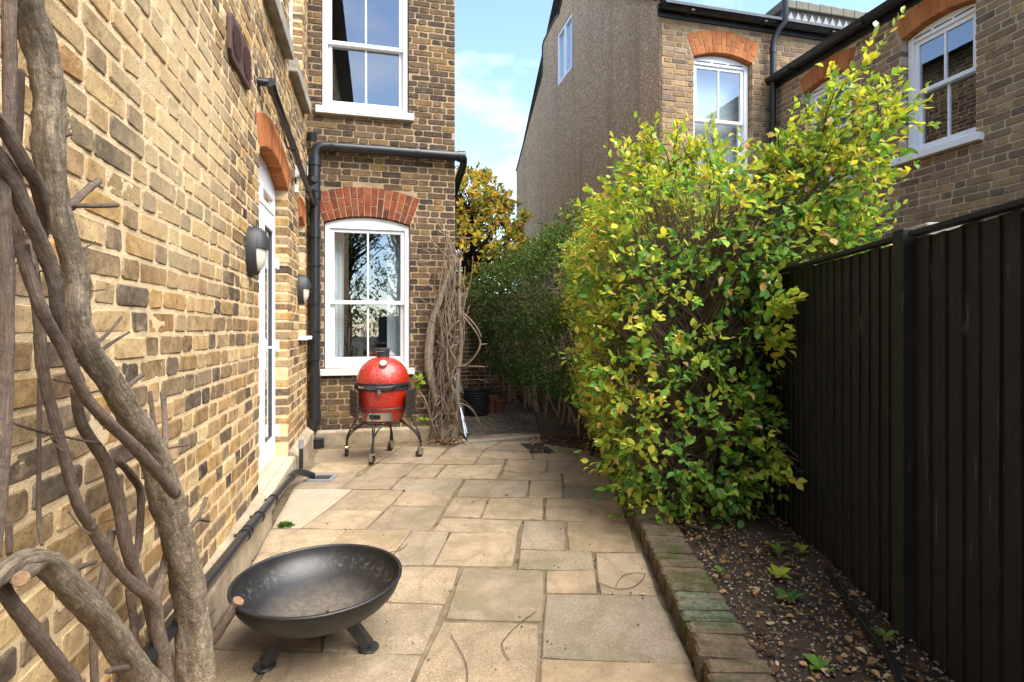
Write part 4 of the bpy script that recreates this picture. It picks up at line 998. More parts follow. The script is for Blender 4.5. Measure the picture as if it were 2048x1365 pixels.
pipe('floor_pipe', 'black waste pipe running low along the plinth to the gully', 'pipe', [lp[0]+(lp[0]-lp[1])*1.2]+lp+arc_pts(e_, e_+Vector((-.02, .13, 0)), P(4.98, -.55, .03))[1:], .027,
     collars=[(lp[2]-(lp[3]-lp[2])*.1, lp[2]+(lp[3]-lp[2])*.12), (e_+(lp[3]-e_)*.2, e_)], brackets=[(lp[2]+(lp[3]-lp[2])*.35, lp[3]-lp[2], P(0, -.05)), (lp[1]+(lp[2]-lp[1])*.75, lp[3]-lp[2], P(0, -.05)), (lp[3], lp[3]-lp[2], P(0, -.05))])
gl_ = empty('gully', P(4.98, -.47, 0), 'small open gully with dead leaves where the low pipe ends', 'gully')
m = MB()
for a, b, c, d in ((-.10, .10, -.10, -.075), (-.10, .10, .075, .10), (-.10, -.075, -.075, .075), (.075, .10, -.075, .075)): m.box(a, b, c, d, -.005, .016)
build('gully_rim', m, 'lead', gl_, bev=.003)
m = MB(); m.box(-.075, .075, -.075, .075, -.02, .0045); build('gully_grate', m, 'grate', gl_)
sp = empty('stand_pipe', P(4.92, WALL_T+.09, .1), 'short grey capped pipe stub standing by the doorstep', 'pipe')
m = world_mb(sp); m.tube([P(5.06, -.655, .08), P(5.06, -.655, .26)], .019, 12); build('stub', m, 'plastic_black', sp, auto=50)
m = world_mb(sp); m.tube([P(5.06, -.655, .255), P(5.06, -.655, .33)], .022, 12); build('cap', m, 'lead', sp, auto=50)
tag(build('cable', (lambda m: (m.tube(ct, .006, 6), m)[1])(MB()), 'plastic_black'), 'thin dark cable running down the wall to the junction box', 'cable')
jb = empty('junction_box', on_t(590, 345, WALL_T), 'small grey junction box on the wall under the waste pipe', 'junction box')
m = MB(); m.box(-.035, .035, -.045, 0, -.055, .055); Mj = ML.copy(); Mj.translation = on_t(590, 345, WALL_T); build('box_body', m, 'box_grey', jb, Mj, bev=.006)
m = MB(); m.tube([(0, -.022, -.05), (.01, -.022, -.15)], .012, 8); m.box(-.02, .035, -.03, -.0, -.19, -.12); build('sensor', m, 'upvc', jb, Mj)
vt = empty('air_vent', on_t(473, 90, WALL_T), 'brown plastic wall vent with two round grilles high on the yellow wall', 'vent')
Mv = ML.copy(); Mv.translation = P(3.35, WALL_T, 2.845)
m = MB(); c = .035; m.prism([(-.235+c, -.12), (.235-c, -.12), (.235, -.12+c), (.235, .12-c), (.235-c, .12), (-.235+c, .12), (-.235, .12-c), (-.235, -.12+c)], -.024, 0); build('vent_plate', m, 'vent_brown', vt, Mv, bev=.004)
for cx_ in (-.115, .115):
    m = MB(); n = 24; A = [m.vert((cx_+.088*math.cos(2*math.pi*k/n), -.0255, .088*math.sin(2*math.pi*k/n))) for k in range(n)]; m.face(A[::-1]); h_ = build('grille', m, 'vent_hole', vt, Mv)
    m = MB()
    for k in range(-4, 5):
        hh = math.sqrt(max(0, .088**2-(k*.019)**2)); m.box(cx_-hh, cx_+hh, -.031, -.0258, k*.019-.0012, k*.019+.0012); m.box(cx_+k*.019-.0012, cx_+k*.019+.0012, -.0308, -.0259, -hh, hh)
    build('mesh_bars', m, 'vent_brown', h_, Mv)
def wall_lamp(px, py, label):
    c = on_t(px, py, WALL_T); l_ = empty('wall_lamp', c, label, 'wall lamp', 'bulkhead lamps on the yellow wall'); M = ML.copy(); M.translation = c
    rx, rz = .088, .15; n = 32
    def ring(m, a, b, y): return [m.vert((a*math.cos(2*math.pi*k/n), y, b*math.sin(2*math.pi*k/n))) for k in range(n)]
    def skin(m, rings):
        for i in range(len(rings)-1):
            for k in range(n): m.face((rings[i][k], rings[i][(k+1) % n], rings[i+1][(k+1) % n], rings[i+1][k]))
    m = MB(); skin(m, [ring(m, rx, rz, 0), ring(m, rx, rz, -.045), ring(m, rx*.93, rz*.955, -.056), ring(m, rx*.80, rz*.87, -.056), ring(m, rx*.79, rz*.86, -.04)]); build('base_ring', m, 'lamp_shell', l_, M, auto=40)
    m = MB(); rs = [ring(m, rx*.79*math.cos(a), rz*.86*math.cos(a), -.045-.055*math.sin(a)) for a in (0, .35, .7, 1.05, 1.35)]; skin(m, rs); m.face(rs[-1]); build('diffuser', m, 'lamp_glass', l_, M, smooth=True)
    m = MB(); g = []
    for a in (0, .3, .6, .9, 1.2, 1.5):
        g.append([m.vert((rx*.9*math.cos(a)*math.cos(math.pi*k/16), -.05-.068*math.sin(a), .012+rz*.90*math.cos(a)*math.sin(math.pi*k/16))) for k in range(17)])
    for i in range(5):
        for k in range(16): m.face((g[i][k], g[i][k+1], g[i+1][k+1], g[i+1][k]))
    for i in range(5): m.face((g[i][0], g[i+1][0], g[i+1][16], g[i][16]))
    build('eyelid', m, 'lamp_shell', l_, M, auto=50)
wall_lamp(498, 502, 'dark oval bulkhead lamp with eyelid hood, nearer one, before the garden door')
wall_lamp(597, 580, 'dark oval bulkhead lamp with eyelid hood, farther one, past the garden door')
# drainpipe of the neighbour
dp = pipe('drainpipe', 'black downpipe in the inner corner of the neighbouring house', 'drainpipe', [P(6.40, T3-.09, .05), P(6.40, T3-.09, 2), P(6.40, T3-.09, 5.10)]+arc_pts(P(6.40, T3-.09, 5.14), P(6.40, T3-.09, 5.3), P(6.30, T3+.02, 5.45), 4)+[P(6.30, T3+.02, 6.6)], .04, 'gutter_black', collars=[(P(6.4, T3-.09, z), P(6.4, T3-.09, z+.08)) for z in (3.2, 5.05)])
for i, px in enumerate((1728, 1742)):
    a = at_y(px+2, 500, 4.9); b = at_y(px+6-i*8, 452-i*28, 4.9)
    pipe('overflow_pipe', 'thin black overflow pipe on the neighbour wall behind the fence, %s' % ('bent outlet' if i == 0 else 'upright one'), 'pipe', [Vector((a.x, a.y, .9)), a]+([b, b+Vector((.05, 0, .02))] if i == 0 else [b]), .02, 'plastic_black', group='overflow pipes behind the fence')
# ------------------------------------------------------------------ kamado grill
BQ = Vector(((766-CX)/F*5.46, 5.46, 0))
bq = empty('kamado_grill', BQ, 'red ceramic egg shaped grill on a black wheeled stand under the lower window', 'grill', rz=R(6))
m = MB(); prof = [(.135, .375), (.175, .38), (.20, .405), (.215, .46), (.232, .53), (.243, .60), (.248, .67), (.247, .695)]; rg = m.lathe(prof, 48); m.face(rg[0][::-1]); build('bowl', m, 'red_glaze', bq, smooth=True)
m = MB(); prof = [(.256, .765), (.258, .785), (.250, .83), (.232, .885), (.20, .935), (.155, .975), (.105, 1.003), (.06, 1.015), (.0, 1.018)]; m.lathe(prof, 48); build('dome_lid', m, 'red_glaze', bq, smooth=True)
m = MB(); m.lathe([(.24, .694), (.2535, .694), (.2535, .718), (.24, .718)], 48); lb = build('lower_band', m, 'gasket', bq, auto=40)
m = MB(); m.lathe([(.24, .742), (.2615, .742), (.2615, .766), (.24, .766)], 48); build('upper_band', m, 'gasket', bq, auto=40)
m = MB(); m.lathe([(.238, .717), (.2505, .717), (.2505, .7385), (.238, .7385)], 48); build('felt_gasket', m, 'steel', bq, auto=40)
m = MB(); m.lathe([(.0, 1.012), (.062, 1.012), (.062, 1.06), (.066, 1.06), (.066, 1.098), (.05, 1.103), (0, 1.103)], 28); build('chimney_cap', m, 'iron_black', bq, auto=40)
m = MB(); m.box(-.06, .02, -.072, -.064, 1.068, 1.074); build('damper_slot', m, 'steel', bq)
th = Matrix.Translation((0.03, -.20, .955)) @ Matrix.Rotation(R(52), 4, 'X') @ Matrix.Rotation(0, 4, 'Z')
m = MB(); m.X = th; rgs = m.lathe([(.036, -.04), (.036, .022), (.030, .027), (.029, .022), (0, .022)], 24); tm_ = build('thermometer', m, 'steel', bq, auto=40)
m = MB(); m.X = th; rgs = m.lathe([(.0285, .0235), (0, .0236)], 24); build('dial', m, 'dial', tm_); 
m = MB(); m.X = th; m.box(-.002, .002, 0, .022, .0245, .0252); build('needle', m, 'gasket', tm_)
m = MB(); m.box(-.03, .03, -.285, -.252, .70, .775); build('latch', m, 'iron_black', bq, bev=.006)
m = MB(); m.box(-.012, .016, -.296, -.283, .672, .712); build('latch_tag', m, 'alu', bq, bev=.003)
m = MB(); m.tube(spline([(-.15, -.22, .745), (-.12, -.29, .742), (0, -.325, .74), (.12, -.29, .742), (.15, -.22, .745)], 5), .011, 10); build('handle', m, 'iron_black', bq, smooth=True)
m = MB(); m.box(-.1, .1, .235, .30, .66, .80); build('hinge', m, 'iron_black', bq, bev=.01)
# bowl vent: a curved plate with sliding door
m = MB(); n = 12
def vent_at(a, z): r = .2245+.06*(z-.46); return (r*math.sin(a), -r*math.cos(a), z)
for k in range(n):
    a0, a1 = -.62+1.18*k/n, -.62+1.18*(k+1)/n
    m.face([m.vert(p) for p in (vent_at(a0, .405), vent_at(a1, .405), vent_at(a1, .485), vent_at(a0, .485))])
vp = build('draft_door', m, 'steel', bq, smooth=True)
m = MB()
for k in range(5):
    a0, a1 = -.48+.5*k/5, -.48+.5*(k+1)/5
    p = [vent_at(a0, .425), vent_at(a1, .425), vent_at(a1, .468), vent_at(a0, .468)]; m.face([m.vert((x*1.012, y*1.012, z)) for x, y, z in p])
build('draft_slot', m, 'gasket', vp)
m = MB(); pts = [(.262*math.cos(2*math.pi*k/40), .262*math.sin(2*math.pi*k/40), .525) for k in range(41)]; m.tube(pts, .0075, 6, False); build('stand_ring', m, 'iron_black', bq, smooth=True)
m = MB(); pts = [(.17*math.cos(2*math.pi*k/40), .17*math.sin(2*math.pi*k/40), .366) for k in range(41)]; m.tube(pts, .0075, 6, False); build('base_ring', m, 'iron_black', bq, smooth=True)
cast = [on_z(745, 930), on_z(693, 914), on_z(783, 901), on_z(842, 914)]
iM = WM[bq].inverted()
for i, c in enumerate(cast):
    f = iM @ Vector((c.x, c.y, .105)); a = math.atan2(f.y, f.x); ca, sa = math.cos(a), math.sin(a); sd_ = Vector((-sa, ca, 0))
    m = MB()
    m.tube(spline([(.258*ca, .258*sa, .53), (.268*ca, .268*sa, .42), f*.97+Vector((0, 0, .12)), tuple(f)], 6), .0075, 7)
    m.tube(spline([tuple(Vector((.165*ca, .165*sa, .366))), tuple(Vector((.21*ca, .21*sa, .34))), tuple(f*.9+Vector((0, 0, .13))), tuple(f+sd_*.014)], 6), .0075, 7)
    m.tube(spline([tuple(Vector((.165*ca, .165*sa, .366))+sd_*.09), tuple(Vector((.22*ca, .22*sa, .335))+sd_*.05), tuple(f*.93+Vector((0, 0, .14))), tuple(f-sd_*.014)], 6), .0075, 7)
    build('leg', m, 'iron_black', bq, smooth=True)
    cm_ = MB(); T = Matrix.Translation((f.x, f.y, 0)) @ Matrix.Rotation(a+(.9, 2.2, -.5, .3)[i], 4, 'Z'); cm_.X = T
    cm_.box(-.022, .022, -.022, .022, .096, .108); cm_.box(-.030, .022, -.022, -.018, .03, .097); cm_.box(-.030, .022, .018, .022, .03, .097)
    k_ = build('caster', cm_, 'steel', bq, bev=.002)
    wm_ = MB(); wm_.X = T @ Matrix.Translation((-.02, 0, .0375)) @ Matrix.Rotation(R(90), 4, 'X'); wm_.lathe([(0, -.015), (.03, -.015), (.037, -.010), (.037, .010), (.03, .015), (0, .015)], 24); build('wheel', wm_, 'rubber', k_, auto=40)
m = MB()
T0 = iM @ Vector((cast[1].x, cast[1].y, .11))
for k in range(10):
    a = k*.9; m.tube([T0+Vector((.03*math.cos(a), .03*math.sin(a), -.012+.006*math.sin(a*3))), T0+Vector((.03*math.cos(a+.7), .03*math.sin(a+.7), -.012+.006*math.sin(a*3+2)))], .0055, 5)
build('lock_chain', m, 'brass_chain', bq)
for sgn in (-1, 1):     # folded side shelves
    m = MB()
    m.box(sgn*.262-.012, sgn*.262+.012, -.06, .06, .70, .76); br = build('shelf_bracket', m, 'iron_black', bq, bev=.004)
    for k in range(4):
        m = MB(); z = .695-k*.067; m.box(sgn*(.283)-.011, sgn*(.283)+.011, -.16, .16, z-.062, z); m.X = None
        build('shelf_slat', m, 'shelf_wood', bq, WM[bq] @ Matrix.Rotation(R(-22)*sgn if sgn < 0 else R(-10), 4, 'Z'), bev=.005)

# ------------------------------------------------------------------ fire pit
FP = Vector((-.777, 2.2, 0)); fp = empty('fire_pit', FP, 'round black steel fire bowl on three splayed legs with ash inside', 'fire pit')
m = MB(); n = 64; Rr = .322; dp_ = .170; zr = .300
prof = [(0, zr-dp_)]
for k in range(1, 13):
    a = k/12; r = Rr*math.sin(a*math.pi/2*.98)/math.sin(math.pi/2*.98); prof.append((r, zr-dp_*math.cos(a*math.pi/2*.98)))
m.cr = 0; m.lathe(prof, n); 
m.lathe([(Rr, zr-dp_*math.cos(math.pi/2*.98)), (Rr+.006, zr-.004), (Rr+.006, zr+.004), (Rr-.004, zr+.006), (Rr-.007, zr)], n)
m.cr = 1.; m.lathe([(max(r-.007, 0), z+.006) for r, z in prof[::-1]], n)
build('bowl', m, 'fire_steel', fp, smooth=True)
feet = [on_z(529, 1334), on_z(737, 1297), Vector((FP.x-.07, FP.y+.2, 0))]
for f in feet:
    d = Vector((f.x-FP.x, f.y-FP.y, 0)); dn = d.normalized(); top = dn*(d.length*.52)+Vector((0, 0, zr-dp_*.93)); m = MB(); f_ = Vector((d.x, d.y, .012))
    ax = (f_-top).normalized(); sd_ = ax.cross(Vector((0, 0, 1))).normalized()*.021; up_ = ax.cross(sd_).normalized()*.021
    A = [m.vert(top+q) for q in (sd_+up_, -sd_+up_, -sd_-up_, sd_-up_)]; B = [m.vert(f_+q) for q in (sd_+up_, -sd_+up_, -sd_-up_, sd_-up_)]
    m.face(A); m.face(B[::-1])
    for k in range(4): m.face((A[k], B[k], B[(k+1) % 4], A[(k+1) % 4]))
    lg = build('leg', m, 'iron_black', fp, bev=.003)
    m = MB(); m.lathe([(0, .0), (.040, .0), (.043, .004), (.040, .010), (0, .013)], 24, (f_.x, f_.y)); build('foot', m, 'iron_black', lg, auto=40)
m = MB()
for k in range(14):
    a, r = random.uniform(0, 6.28), random.uniform(0, .09); m.X = Matrix.Translation((r*math.cos(a)+.03, r*math.sin(a)-.06, zr-dp_+.02+r*r*1.2)) @ Matrix.Rotation(random.uniform(0, 3), 4, 'Z') @ Matrix.Scale(random.uniform(.5, 1.1), 4)
    m.box(-.014, .014, -.009, .009, -.008, .008)
tag(build('charcoal', m, 'gasket', fp, bev=.004), kind='stuff')

# ------------------------------------------------------------------ climbing wisteria on the left wall
def stem(parent, name, pts, mat, n=12, seg=7, lump=.03, wob=.0):
    # pts: (px,py,t,r_px)
    P4 = []
    for px, py, t, rp in pts:
        v = on_t(px, py, t); P4.append((v.x, v.y, v.z, rp*v.y/F*.82))
    sp_ = spline(P4, seg); ph = random.uniform(0, 9)
    m = world_mb(parent)
    rad = []
    for i, q in enumerate(sp_):
        k = 1+lump*math.sin(i*.9+ph)+lump*.7*math.sin(i*2.3+ph*2)
        r0 = max(q[3], .0015)*k
        if n >= 12: rad.append((lambda r0, i: (lambda a: r0*(1+.10*math.sin(3*a+i*.22+ph)+.06*math.sin(5*a-i*.35)+.045*math.sin(9*a+i*.5)+.03*math.sin(7*a+i*1.7))))(r0, i))
        else: rad.append(r0)
    m.tube([q[:3] for q in sp_], rad, n)
    return build(name, m, mat, parent, smooth=True)
wv = empty('wisteria', on_t(395, 1365, -.6), 'thick gnarled wisteria stems climbing the yellow brick wall at left', 'climber')
stem(wv, 'trunk', [(402, 1420, -.6, 42), (395, 1365, -.6, 39), (384, 1214, -.6, 36), (361, 1107, -.6, 33), (333, 1000, -.6, 34), (305, 900, -.6, 31), (265, 840, -.6, 29), (220, 766, -.6, 27), (172, 693, -.6, 28), (154, 620, -.6, 27), (150, 546, -.6, 26), (121, 437, -.6, 24), (110, 370, -.6, 27), (98, 270, -.6, 33), (97, 202, -.6, 32), (83, 101, -.6, 34), (52, 0, -.6, 36), (30, -90, -.6, 38)], 'bark_pale', 20, 8)
BR = 'bark_brown'
stem(wv, 'stem', [(330, 1420, -.52, 40), (278, 1348, -.52, 33), (214, 1254, -.52, 30), (150, 1187, -.52, 29), (112, 1145, -.52, 30), (85, 1122, -.52, 27), (40, 1125, -.51, 25), (0, 1150, -.5, 24), (-40, 1190, -.5, 22)], 'bark_pale', 18)
stem(wv, 'stub', [(70, 1135, -.51, 20), (52, 1148, -.49, 17), (42, 1158, -.475, 15)], 'bark_pale', 12, lump=0)
stem(wv, 'stem', [(0, 1165, -.52, 14), (22, 1205, -.52, 16), (85, 1285, -.52, 17), (150, 1368, -.52, 17), (190, 1420, -.52, 17)], BR)
stem(wv, 'stem', [(336, 1420, -.63, 14), (334, 1365, -.63, 15), (318, 1267, -.63, 15), (307, 1206, -.63, 15), (254, 1160, -.63, 13), (214, 1107, -.63, 13), (187, 1061, -.63, 12), (152, 1000, -.63, 12), (125, 900, -.63, 12), (95, 790, -.63, 12), (82, 700, -.63, 12), (75, 600, -.63, 12), (55, 480, -.64, 12)], BR)
stem(wv, 'stem', [(305, 1205, -.63, 11), (320, 1165, -.635, 10), (330, 1128, -.64, 9), (338, 1080, -.65, 8)], BR)
stem(wv, 'stem', [(350, 988, -.55, 13), (310, 940, -.54, 13), (262, 888, -.54, 13), (216, 843, -.55, 13), (175, 800, -.56, 13), (147, 748, -.56, 13), (121, 689, -.56, 13), (84, 620, -.56, 14), (59, 547, -.57, 14), (40, 490, -.58, 15)], BR)
stem(wv, 'stem', [(-30, 280, -.55, 18), (0, 320, -.55, 18), (27, 364, -.55, 18), (55, 430, -.55, 18), (88, 500, -.55, 17), (108, 560, -.55, 16), (114, 625, -.56, 14), (128, 690, -.58, 12), (160, 760, -.6, 11)], BR)
stem(wv, 'stem', [(-30, 215, -.53, 16), (0, 243, -.53, 16), (44, 320, -.53, 16), (76, 375, -.54, 15), (86, 430, -.56, 14), (80, 500, -.6, 12)], BR)
stem(wv, 'stem', [(0, 300, -.56, 14), (6, 420, -.56, 16), (12, 560, -.56, 16), (14, 700, -.56, 15), (8, 850, -.56, 15), (0, 1000, -.56, 14), (-15, 1120, -.56, 14)], BR)
stem(wv, 'stem', [(22, -60, -.6, 14), (18, 34, -.6, 14), (19, 150, -.6, 14), (20, 300, -.6, 13), (28, 420, -.6, 12), (45, 520, -.6, 11)], BR)
stem(wv, 'stem', [(42, 140, -.66, 8), (40, 220, -.66, 8), (36, 300, -.66, 8), (40, 380, -.66, 7)], BR, 8)
stem(wv, 'stem', [(150, 780, -.68, 12), (165, 850, -.68, 12), (211, 925, -.68, 13), (235, 1000, -.68, 14), (249, 1080, -.68, 14), (267, 1134, -.68, 13), (295, 1200, -.67, 12), (312, 1290, -.66, 12), (330, 1400, -.65, 12)], BR)
stem(wv, 'stem', [(235, 920, -.69, 8), (262, 950, -.69, 9), (281, 985, -.69, 9), (280, 1050, -.69, 9), (275, 1100, -.69, 9), (262, 1130, -.69, 9)], BR, 8)
stem(wv, 'stem', [(224, 1062, -.71, 9), (206, 1160, -.71, 9), (188, 1260, -.71, 9), (190, 1380, -.71, 9)], BR, 8)
stem(wv, 'stem', [(258, 1180, -.7, 9), (268, 1250, -.7, 9), (272, 1330, -.7, 9)], BR, 8)
for pts in ([(85, 640, -.69, 5), (80, 760, -.69, 5), (78, 900, -.69, 5), (78, 1040, -.69, 5), (84, 1090, -.66, 4)], [(22, 845, -.66, 3.5), (90, 866, -.66, 3.5), (200, 888, -.65, 3)], [(18, 1045, -.62, 7), (19, 1110, -.62, 7)],
            [(326, 783, -.66, 6.5), (329, 830, -.65, 6.5), (331, 885, -.62, 7), (322, 915, -.6, 7)], [(300, 783, -.67, 5), (307, 840, -.66, 5), (320, 885, -.64, 6)], [(133, 410, -.6, 7), (180, 412, -.62, 6), (234, 411, -.64, 5.5)],
            [(197, 362, -.69, 8), (165, 388, -.67, 9), (140, 416, -.63, 10)], [(412, 998, -.66, 5), (400, 1028, -.63, 5.5), (383, 1052, -.6, 7)], [(417, 1042, -.63, 4), (396, 1040, -.62, 5), (376, 1058, -.6, 7)], [(243, 635, -.66, 3), (215, 668, -.64, 4), (188, 690, -.61, 5)],
            [(258, 665, -.68, 3), (225, 685, -.66, 4), (198, 705, -.62, 5)], [(285, 750, -.68, 5), (262, 768, -.66, 6), (240, 790, -.62, 7)], [(375, 890, -.68, 2.5), (340, 897, -.66, 2.5), (315, 905, -.62, 3)], [(140, 268, -.6, 6), (122, 270, -.6, 9), (108, 275, -.6, 10)],
            [(190, 1125, -.6, 5), (160, 1135, -.56, 7), (135, 1150, -.53, 8)], [(214, 1343, -.48, 6), (240, 1338, -.5, 8), (262, 1335, -.52, 9)], [(60, 480, -.7, 3), (38, 520, -.66, 3), (20, 540, -.62, 3)]):
    stem(wv, 'spur', pts, BR, 8, 5, .06)
m_ = stem(wv, 'spur', [(425, 1282, -.58, 13), (450, 1242, -.535, 12), (476, 1203, -.49, 12)], BR, 12)
v = on_t(476, 1203, -.49); m = world_mb(wv); c = v; nrm_ = (on_t(476, 1203, -.49)-on_t(450, 1242, -.535)).normalized(); q = nrm_.to_track_quat('Z', 'Y').to_matrix().to_4x4(); m.X = WM[wv].inverted() @ Matrix.Translation(c+nrm_*.002) @ q
rgs = m.lathe([(.021, 0), (.019, .003), (0, .004)], 14); build('cut_end', m, 'cut_wood', wv)
v = on_t(42, 1158, -.475); v0 = on_t(52, 1148, -.49); nrm_ = (v-v0).normalized(); m = world_mb(wv); m.X = WM[wv].inverted() @ Matrix.Translation(v+nrm_*.001) @ nrm_.to_track_quat('Z', 'Y').to_matrix().to_4x4(); m.lathe([(.0105, 0), (.009, .002), (0, .0025)], 14); build('cut_end', m, 'cut_wood', wv)

tk = [(395, 1340), (384, 1214), (361, 1107), (333, 1000), (265, 840), (172, 693), (150, 546), (121, 437), (98, 270), (90, 150), (214, 1254), (187, 1061), (125, 900), (147, 748), (88, 500)]
for k in range(26):
    a, b = random.choice(tk), None; x0, y0 = a[0]+random.uniform(-8, 8), a[1]+random.uniform(-50, 50); dx = random.choice((-1, 1))*random.uniform(18, 55); dy = random.uniform(-50, 10)
    stem(wv, 'spur', [(x0, y0, -.6, 3.), (x0+dx*.45, y0+dy*.4+random.uniform(-6, 6), -.63, 2.2), (x0+dx, y0+dy, -.67, 1.2)], BR, 6, 4, .1)
# wisteria at the corner of the wing
w2 = empty('corner_climber', on_s(885, 885, 6.3), 'bare tangled climber with pale twiggy stems on the corner of the wing', 'climber')
def fstem(pts, mat, n, name='stem', seg=6, lump=.06):
    P4 = []
    for px, py, s_, rp in pts:
        v = on_s(px, py, s_); P4.append((v.x, v.y, v.z, rp*v.y/F))
    sp_ = spline(P4, seg); ph = random.uniform(0, 9); m = world_mb(w2)
    if n >= 10: rad = [(lambda r0, i: (lambda a: r0*(1+.12*math.sin(2*a+i*.3+ph)+.07*math.sin(5*a-i*.4))))(max(q[3], .002), i) for i, q in enumerate(sp_)]
    else: rad = [max(q[3], .0012)*(1+lump*math.sin(i*1.3+ph)) for i, q in enumerate(sp_)]
    m.tube([q[:3] for q in sp_], rad, n); return build(name, m, mat, w2, smooth=True)
fstem([(886, 893, 6.36, 11), (880, 850, 6.36, 9.5), (868, 780, 6.36, 9), (858, 730, 6.36, 8), (863, 650, 6.36, 8), (880, 600, 6.36, 7.5), (900, 545, 6.36, 7), (916, 512, 6.36, 6), (922, 508, 6.33, 6)], 'bark_far', 14, 'trunk')
fstem([(895, 890, 6.36, 6), (893, 800, 6.36, 5), (885, 720, 6.36, 5), (893, 640, 6.36, 4), (905, 560, 6.36, 4), (912, 515, 6.36, 3)], 'bark_far', 10)
fstem([(905, 885, 6.3, 6), (912, 830, 6.3, 5), (915, 760, 6.3, 5), (922, 690, 6.3, 4), (918, 600, 6.3, 4), (920, 520, 6.3, 3)], 'bark_far', 10)
for pts in ([(922, 628, 6.25, 2), (945, 655, 6.2, 2), (960, 682, 6.2, 2), (955, 705, 6.2, 2), (935, 728, 6.25, 2), (912, 735, 6.28, 2)], [(960, 690, 6.2, 1.6), (975, 688, 6.2, 1)], [(925, 625, 6.25, 1.6), (950, 650, 6.18, 1.5), (963, 675, 6.18, 1.5)],
            [(915, 735, 6.3, 1.5), (935, 733, 6.3, 1.5), (970, 734, 6.3, 1.5)], [(905, 735, 6.28, 2), (890, 700, 6.28, 2), (900, 660, 6.28, 2), (920, 640, 6.28, 1.8)], [(912, 808, 6.25, 1.5), (930, 810, 6.2, 1.5), (948, 825, 6.2, 1.2), (962, 852, 6.2, 1)],
            [(855, 470, 6.4, 1.4), (880, 500, 6.36, 1.6), (910, 530, 6.34, 2)], [(872, 440, 6.42, 1.3), (890, 470, 6.4, 1.6), (908, 505, 6.36, 2)], [(873, 460, 6.42, 1.2), (900, 480, 6.38, 1.5), (915, 515, 6.35, 2)], [(848, 530, 6.42, 1), (880, 545, 6.4, 1.3), (910, 560, 6.36, 1.6)],
            [(855, 570, 6.42, 1.2), (885, 590, 6.4, 1.5), (900, 610, 6.36, 2)], [(800, 830, 6.25, 1.5), (830, 865, 6.15, 1.5), (850, 885, 6.15, 1.5), (870, 880, 6.2, 1.5)], [(828, 770, 6.3, 1.2), (850, 800, 6.2, 1.5), (862, 840, 6.2, 1.5), (878, 885, 6.25, 1.5)]):
    fstem(pts, 'twig', 6)
for k in range(50):
    x0 = random.gauss(890, 19); x1 = random.gauss(903, 17); y0 = random.uniform(760, 888); y1 = random.uniform(470, 700); s_ = random.uniform(6.18, 6.42); npt = 6
    pts = [(x0+(x1-x0)*i/npt+random.gauss(0, 9), y0+(y1-y0)*i/npt+random.gauss(0, 8), s_+random.gauss(0, .03), max(.5, random.gauss(1.1, .45))) for i in range(npt+1)]
    fstem(pts, 'twig' if k % 3 else 'bark_far', 5, 'twig')
for k in range(30):     # short side twigs
    x0 = random.uniform(860, 925); y0 = random.uniform(470, 860); dx = random.choice((-1, 1))*random.uniform(10, 32); dy = random.uniform(-28, 14); s_ = random.uniform(6.2, 6.4)
    fstem([(x0, y0, s_, 1.2), (x0+dx*.5, y0+dy*.5+random.uniform(-5, 5), s_-.02, 1.), (x0+dx, y0+dy, s_-.04, .7)], 'twig', 4, 'twig')
# ------------------------------------------------------------------ foliage
LEAF8 = (np.array([(0, 0, 0), (.22, .30, .06), (.26, .62, .07), (0, 1, -.06), (-.26, .62, .07), (-.22, .30, .06), (0, .33, -.0), (0, .66, -.0)]),
         [(0, 1, 6), (1, 2, 7, 6), (2, 3, 7), (0, 6, 5), (6, 7, 4, 5), (7, 3, 4)])
LEAF4 = (np.array([(0, 0, 0), (.27, .5, .08), (0, 1, -.03), (-.27, .5, .08)]), [(0, 1, 2), (0, 2, 3)])
def rot_from(d, nrm):
    d = d/np.linalg.norm(d, axis=1, keepdims=True); x = np.cross(d, nrm); x /= np.linalg.norm(x, axis=1, keepdims=True)+1e-9; z = np.cross(x, d); return np.stack([x, d, z], axis=2)
def leaf_mesh(name, tmpl, pos, d, nrm, size, col, mat):
    V, Fc = tmpl; Rm = rot_from(d, nrm); N = len(pos); k = len(V)
    VV = np.tile(V[None], (N, 1, 1)); VV[:, :, 0] *= RNG.uniform(.75, 1.25, N)[:, None]; VV[:, :, 2] = VV[:, :, 2]*RNG.uniform(-.6, 2.6, N)[:, None]-RNG.uniform(-.08, .22, N)[:, None]*V[None, :, 1]**2
    v = np.einsum('nij,nkj->nki', Rm, VV)*size[:, None, None]+pos[:, None, :]
    loops = []; starts = []; tot = []; c = 0
    flat = np.concatenate([np.array(f) for f in Fc]); lens = np.array([len(f) for f in Fc])
    L = (flat[None, :]+(np.arange(N)*k)[:, None]).ravel(); ln = np.tile(lens, N); stt = np.concatenate([[0], np.cumsum(ln)[:-1]])
    me = bpy.data.meshes.new(name); me.vertices.add(N*k); me.vertices.foreach_set('co', v.astype(np.float32).ravel()); me.loops.add(len(L)); me.loops.foreach_set('vertex_index', L.astype(np.int32))
    me.polygons.add(len(ln)); me.polygons.foreach_set('loop_start', stt.astype(np.int32)); me.polygons.foreach_set('loop_total', ln.astype(np.int32))
    a = me.attributes.new('col', 'FLOAT_COLOR', 'FACE'); cc = np.repeat(np.concatenate([col, np.ones((N, 1))], axis=1), len(Fc), axis=0); a.data.foreach_set('color', cc.astype(np.float32).ravel())
    me.materials.append(MI[mat]); me.update(); me.validate(); return me
def pick(pal, w, n):
    pal = np.array(pal); i = RNG.choice(len(pal), n, p=np.array(w)/sum(w)); return pal[i]*RNG.uniform(.75, 1.25, (n, 1))
